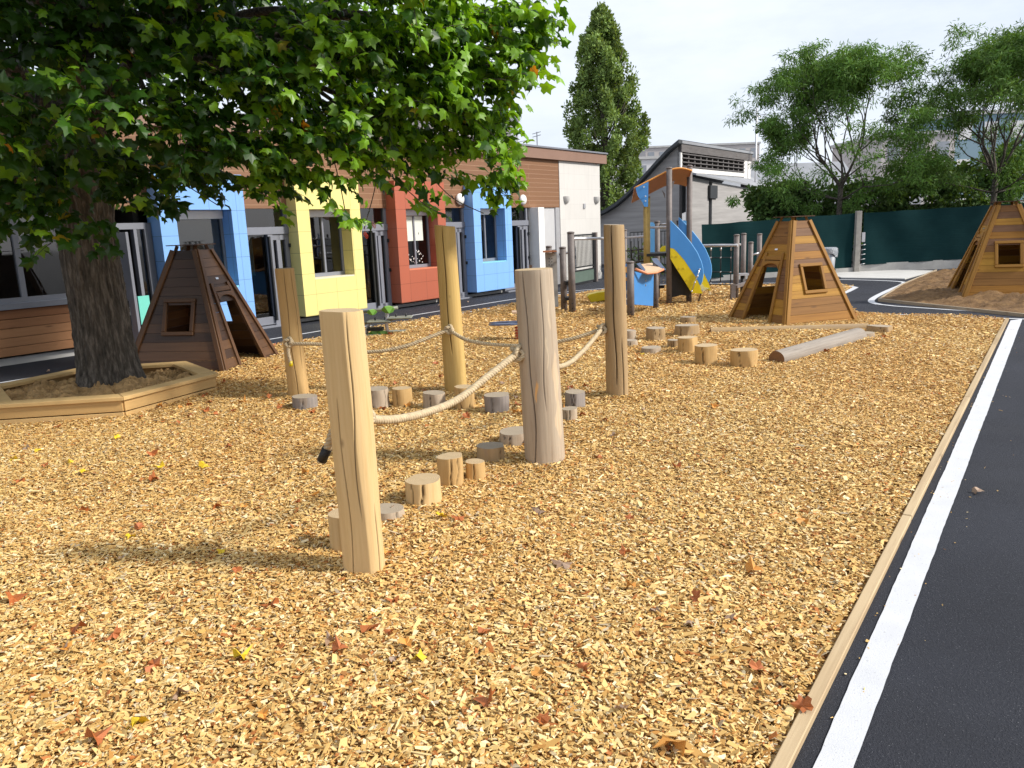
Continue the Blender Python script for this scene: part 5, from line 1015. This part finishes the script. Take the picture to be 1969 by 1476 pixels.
# ------------------------------------------------------------------ background trees
QT = np.array([(0, 0, 0), (.3, .35, .04), (.22, .75, 0), (0, 1, -.08), (-.24, .7, 0), (-.3, .3, .04)], float); QF = np.array([[0, 1, 2, 3, 4, 5]])
FT = np.array([(0, 0, 0), (.09, .25, .0), (.11, .6, -.06), (.03, 1, -.2), (-.03, 1, -.2), (-.11, .6, -.06), (-.09, .25, 0)], float); FF_ = np.array([[0, 1, 2, 3, 4, 5, 6]])
def cloud(name, parent, loc, blobs, dens, size, colr, T=QT, FNX=QF, up=.3, mat='leaf_far', droop=.2):
    ps = []; ds = []; ns = []; ss_ = []; cs = []
    for (c, r, wgt) in blobs:
        n = int(dens*wgt); q = rng.normal(0, 1, (n, 3)); q /= np.linalg.norm(q, axis=1, keepdims=True); q *= (rng.uniform(0, 1, (n, 1))**.45)
        p = np.array(c)+q*np.array(r); ps.append(p); d = q*.8+rng.normal(0, .5, (n, 3)); d[:, 2] += up-droop; ds.append(d); nn = rng.normal(0, .6, (n, 3))+q*.5; nn[:, 2] += .5; ns.append(nn)
        ss_.append(rng.uniform(.7, 1.25, n)*size); tone = rng.uniform(.75, 1.25); cs.append(np.array(colr)*tone*rng.uniform(.7, 1.3, (n, 1))*np.array([1, 1, 1])+np.stack([rng.uniform(0, .02, n), np.zeros(n), np.zeros(n)], 1))
    return leaf_cloud(name, np.concatenate(ps), np.concatenate(ds), np.concatenate(ns), np.concatenate(ss_), np.concatenate(cs), M[mat], parent, loc, T, FNX)
# poplar
pc = Vector((4.85, 38, 0)); pop = empty('poplar_tree', pc, 0, 'tall narrow poplar rising behind the end of the school', 'tree'); mb = MB(); mb.tube([(pc.x, pc.y, 0), (pc.x, pc.y, 5), (pc.x-.1, pc.y, 10)], [.28, .2, .05], 10)
bl_ = []; Rp = random.Random(5)
def env(z): # half width of the crown
    for (z0, w0), (z1, w1) in zip(((1.0, 1.5), (3, 1.95), (5, 1.9), (7, 1.7), (9, 1.3), (10.3, .85), (11.3, .15)), ((3, 1.95), (5, 1.9), (7, 1.7), (9, 1.3), (10.3, .85), (11.3, .15), (12, 0))):
        if z0 <= z < z1: return w0+(w1-w0)*(z-z0)/(z1-z0)
    return 0
for k in range(330):
    z = Rp.uniform(1.2, 11.3); w_ = env(z); a_ = Rp.uniform(0, 6.28); rr = w_*math.sqrt(Rp.uniform(.1, 1)); s = Rp.uniform(.16, .3); bl_.append(((pc.x-.1*(z/11)+rr*math.cos(a_), pc.y+rr*math.sin(a_), z), (s, s, s*1.9), Rp.uniform(.6, 1.2)))
for k in range(16): z = 5+Rp.uniform(0, 4.9); bl_.append(((3.55+.06*(z-5)+Rp.uniform(-.12, .12), pc.y-.3, z), (.2, .2, .4), 1))
for k in range(14): bl_.append(((6.6+Rp.uniform(-.25, .25), pc.y, Rp.uniform(5.5, 6.9)-.1), (.16, .16, .2), .35))
for k in range(40): a_ = Rp.uniform(0, 6.28); z = Rp.uniform(2, 8); mb.tube([(pc.x, pc.y, z), (pc.x+.8*env(z+1.5)*math.cos(a_), pc.y+.8*env(z+1.5)*math.sin(a_), z+2.2)], [.04, .012], 5)
mb.build('trunk', M['bark'], pop, pc); cloud('crown', pop, pc, bl_, 150, .15, (.17, .26, .075), up=.8)
# feathery trees
def feathery(cx, cy, label, seed, zfork, reach, H, col, extra=()):
    R = random.Random(seed); r = empty('honey_locust_tree', (cx, cy, 0), 0, label, 'tree', 'feathery trees beyond the green fence'); mb = MB(); tips = []
    def grow(p, d, L, rad, lev):
        pts = [p]; q = p
        for i in range(3): d = (d+Vector((R.uniform(-.16, .16), R.uniform(-.16, .16), R.uniform(-.02, .1)))).normalized(); q = q+d*L/3; pts.append(q)
        mb.tube(pts, [rad*(1-.13*i) for i in range(4)], 6 if lev < 3 else 4, caps=False)
        if lev >= 2: tips.append((pts[2], d, lev)); tips.append((pts[3], d, lev))
        if lev < 5:
            for k in range(2 if lev > 0 else 4):
                a_ = R.uniform(0, 6.28); sp = R.uniform(.35, .75); e = d.cross(Vector((0, 0, 1))); e = e.normalized() if e.length > .1 else Vector((1, 0, 0)); e2 = d.cross(e)
                grow(q if k < 2 else pts[1+R.randint(0, 1)], (d+(e*math.cos(a_)+e2*math.sin(a_))*sp*reach+Vector((0, 0, .08))).normalized(), L*R.uniform(.66, .86), rad*.58, lev+1)
    mb.tube([(cx, cy, 0), (cx-.03, cy, zfork*.5), (cx, cy, zfork)], [.12, .1, .085], 9)
    for k in range(5): a_ = k*1.26+R.uniform(-.3, .3); grow(Vector((cx, cy, zfork-.15*k*.3)), Vector((math.cos(a_)*.55*reach, math.sin(a_)*.55, .85)).normalized(), H*.26, .052, 0)
    for k in range(4): a_ = k*1.6+R.uniform(-.3, .3); grow(Vector((cx, cy, zfork-.55)), Vector((math.cos(a_), math.sin(a_)*.7, .15)).normalized(), H*.22, .034, 1)
    mb.build('trunk', M['bark'], r, (cx, cy, 0)); bl = []
    for p, d, lev in tips:
        bl.append((tuple(p+d*.12), (.3, .3, .17), .4 if lev < 4 else 1.0))
    for px_, py_2, r_ in extra: c_ = AT(px_, py_2, cy-.4); bl.append((tuple(c_), (r_*1.1, r_*1.1, r_*.75), 5.5))
    print('feathery', label[:12], len(bl)); cloud('crown', r, (cx, cy, 0), bl, 36, .14, col, FT, FF_, 0, droop=.35)
feathery(12.0, 28.2, 'feathery thin crowned tree beyond the fence, right of the church', 4, 2.9, 1.15, 5.5, (.1, .215, .042), [(1490, 325, .4), (1500, 365, .4), (1475, 350, .3), (1535, 345, .45), (1575, 365, .4), (1520, 390, .35), (1580, 330, .4), (1660, 372, .4), (1700, 350, .45), (1745, 335, .4), (1480, 300, .25), (1560, 400, .3), (1640, 395, .3), (1410, 386, .18)])
feathery(16.9, 27.2, 'feathery tree at the right edge rising behind the earth mound wigwam', 9, 2.9, 1.15, 5.6, (.095, .2, .04), [(1800, 330, .4), (1850, 345, .45), (1930, 335, .45), (1960, 360, .4), (1820, 300, .35), (1960, 310, .35), (1950, 385, .3), (1780, 365, .35)])
bush = [(10.4, 30, 'dark bushy tree against the church wall beyond the fence', 1480, 1.0, 3.0), (13.4, 30.4, 'dark dense bush behind the left feathery tree', 0, 1.9, 3.2), (16.6, 30, 'dark dense bush between the two feathery trees', 0, 2.1, 3.7), (20.3, 30.4, 'dark dense bush behind the right feathery tree', 0, 2.4, 4.3)]
for i, (x, y, lab, _, w_, h_) in enumerate(bush):
    r = empty('bushy_tree', (x, y, 0), 0, lab, 'tree', 'dark bushes beyond the fence'); mb = MB(); mb.tube([(x, y, 0), (x, y, h_*.6)], [.09, .05], 8); mb.build('trunk', M['bark'], r, (x, y, 0)); bl = []
    for k in range(105): a_ = rnd.uniform(0, 6.28); rr = w_*math.sqrt(rnd.random()); z = .9+(h_-.9)*rnd.random()**.8-.12*rr; bl.append(((x+rr*math.cos(a_), y+.6*rr*math.sin(a_), z), (.38, .38, .3), 1))
    cloud('crown', r, (x, y, 0), bl, 60, .18, (.075, .15, .04), droop=.3)
sx = AT(1225, 505, 27); r = empty('shrub', (sx.x, sx.y, 0), 0, 'small green shrub behind the black railing', 'shrub'); bl = [((sx.x+rnd.uniform(-.8, .9), sx.y+rnd.uniform(-.3, .3), rnd.uniform(.2, .85)), (.2, .2, .2), 1) for _ in range(24)]; cloud('foliage', r, (sx.x, sx.y, 0), bl, 30, .12, (.07, .13, .03))

# ------------------------------------------------------------------ fallen leaves
def fallen(color, sc=.05):
    m, nt, b = new('fallen_leaf_'+color); o = objc(nt); f = noise(nt, o, 30, 5, .6); st = {'yellow': [(.3, (.62, .4, .01)), (.7, (.75, .56, .03))], 'rust': [(.3, (.3, .07, .015)), (.7, (.5, .17, .045))], 'orange': [(.3, (.55, .2, .03)), (.7, (.62, .33, .07))], 'brown': [(.3, (.25, .15, .1)), (.7, (.4, .29, .2))]}[color]
    lk(nt, ramp(nt, f, st), b.inputs['Base Color']); b.inputs['Roughness'].default_value = .6; return m
FLM = {c: fallen(c) for c in ('yellow', 'rust', 'orange', 'brown')}; FLME = {}
def leaf_obj(px, py, color, label=None, size=None, z=None, grp='fallen leaves lying on the wood chips'):
    key = (color, rnd.randint(0, 3)); p = G(px, py); s = (size*.72 if size else rnd.uniform(.05, .088))
    if key not in FLME:
        k = key[1]; v = LT.copy(); v[:, 2] += (.9+.4*k)*v[:, 0]**2*(1 if k % 2 else -.6)+.6*(v[:, 1]-.5)**2*(1 if k < 3 else -.8)+.12*np.sin(9*v[:, 0]+7*v[:, 1]+k); v[:, 0] *= .75+.12*k; v[:, 0] += .12*(v[:, 1]**2)*(1 if k % 2 else -1); v[:, 1] -= .45
        o = mesh_np('fallen_leaf', v, LFAN.reshape(-1), [3]*14, FLM[color]); FLME[key] = o.data
    else: o = bpy.data.objects.new('fallen_leaf', FLME[key]); COL.objects.link(o)
    o.location = (p.x, p.y, (float(hz(np.array(p.x), np.array(p.y)))+.028) if z is None else z); o.scale = (s, s, s); o.rotation_euler = (rnd.uniform(-.6, .6), rnd.uniform(-.6, .6), rnd.uniform(0, 6.28))
    d = {'yellow': 'yellow plane leaf fallen on the pale wood chips', 'rust': 'curled rust red leaf fallen on the wood chips', 'orange': 'orange leaf fallen on the wood chips', 'brown': 'dry brown leaf fallen on the wood chips'}[color]
    return tag(o, label or d, 'leaf', grp)
for x, y in ((26, 891), (160, 918), (137, 897), (309, 908), (255, 1044), (427, 1077), (468, 1279), (226, 853), (75, 872), (850, 1007), (738, 817), (1235, 685), (395, 905)): leaf_obj(x, y, 'yellow')
leaf_obj(808, 1287, 'yellow', 'bright yellow leaf with dark spots lying before the nearest post, beside an orange one', .115); leaf_obj(268, 1403, 'yellow', 'long yellow leaf at the lower left of the picture, folded edge on', .1)
for x, y in ((115, 826), (415, 807), (345, 823), (440, 866), (295, 886), (300, 932), (87, 903), (38, 935), (165, 990), (420, 990), (268, 1029), (457, 1112), (30, 1170), (220, 1233), (150, 1222), (715, 1231), (755, 1171), (1205, 1076), (1340, 1166), (1122, 1302), (1150, 885), (1120, 805), (1165, 815), (1010, 808), (900, 808), (737, 792), (600, 800), (1700, 655), (1668, 690), (1590, 470+210), (430, 742), (455, 724), (395, 770), (365, 715+90), (470, 700), (680, 640+20), (720, 655), (1460, 1300), (1210, 1010), (300, 1290), (520, 1180), (190, 1440), (1040, 1405), (940, 1375), (880, 1010), (1300, 905), (640, 745)): leaf_obj(x, y, 'rust')
for x, y in ((600, 1040), (785, 1266), (1450, 1106), (1085, 800), (990, 800), (1040, 1314), (610, 965), (130, 1262), (650, 925), (1545, 1010), (1370, 790)): leaf_obj(x, y, 'orange')
Rl = random.Random(77)
for k in range(70):
    x, y = Rl.uniform(260, 1250), 640+170*Rl.random()
    if inpoly(np.array([G(x, y).x]), np.array([G(x, y).y]), bed2)[0]: leaf_obj(x, y, Rl.choice(('rust', 'rust', 'rust', 'brown', 'orange')))
for k in range(26):
    x, y = Rl.uniform(20, 1500), Rl.uniform(820, 1420)
    if inpoly(np.array([G(x, y).x]), np.array([G(x, y).y]), bed2)[0]: leaf_obj(x, y, Rl.choice(('rust', 'brown', 'brown', 'orange')), None, Rl.uniform(.05, .09))
leaf_obj(1290, 1448, 'orange', 'large orange leaf at the bottom edge of the picture near the timber edging', .16); leaf_obj(1541, 1371, 'rust', 'rust leaf resting on the timber edging beside the white line', .1, .03); leaf_obj(1078, 1104, 'brown', 'pale dry brown leaf right of the nearest post foot', .15)
for x, y in ((1040, 995), (640, 1256), (350, 1350), (1260, 1190)): leaf_obj(x, y, 'brown')
for x, y in ((1879, 946), (92, 714), (900, 580), (845, 588)): leaf_obj(x, y, 'brown', 'dry leaf lying on the dark asphalt path', .09, .01, 'dry leaves on the asphalt')

# ------------------------------------------------------------------ light, sky, camera
az, el = math.radians(102.5), math.radians(37)
sd = Vector((math.sin(az)*math.cos(el), math.cos(az)*math.cos(el), math.sin(el)))
ld = bpy.data.lights.new('sun', 'SUN'); ld.energy = 3.9; ld.angle = math.radians(7.0); ld.color = (1, .945, .86); lo = bpy.data.objects.new('sun', ld); COL.objects.link(lo); lo.rotation_euler = sd.to_track_quat('Z', 'Y').to_euler(); lo.location = sd*50
w = bpy.data.worlds.new('World'); SC.world = w; w.use_nodes = True; nt = w.node_tree; bg = nt.nodes['Background']
sky = nd(nt, 'ShaderNodeTexSky', sky_type='NISHITA', sun_disc=False, sun_elevation=el, sun_rotation=az, altitude=50, air_density=1.0, dust_density=2.2, ozone_density=1.2)
tc = nd(nt, 'ShaderNodeTexCoord'); f = noise(nt, tc.outputs['Generated'], 2.2, 7, .6, (1, 1, 3.2))
veil = mixc(nt, ramp(nt, f, [(.32, (.62, .62, .62)), (.64, (1, 1, 1))]), sky.outputs[0], (7.0, 7.5, 8.4)); lk(nt, veil, bg.inputs[0]); bg.inputs[1].default_value = .11
cd = bpy.data.cameras.new('camera'); cd.sensor_width = 36; cd.sensor_fit = 'HORIZONTAL'; cd.lens = 36*F/1969; cd.clip_start = .05; cd.clip_end = 3000; co = bpy.data.objects.new('camera', cd); COL.objects.link(co)
co.matrix_world = Matrix.Translation(CP) @ MC.to_4x4(); SC.camera = co
SC.view_settings.view_transform = 'Standard'; SC.view_settings.look = 'None'; SC.view_settings.gamma = 1; SC.view_settings.exposure = .36
SC.cycles.max_bounces = 8; SC.cycles.transparent_max_bounces = 16
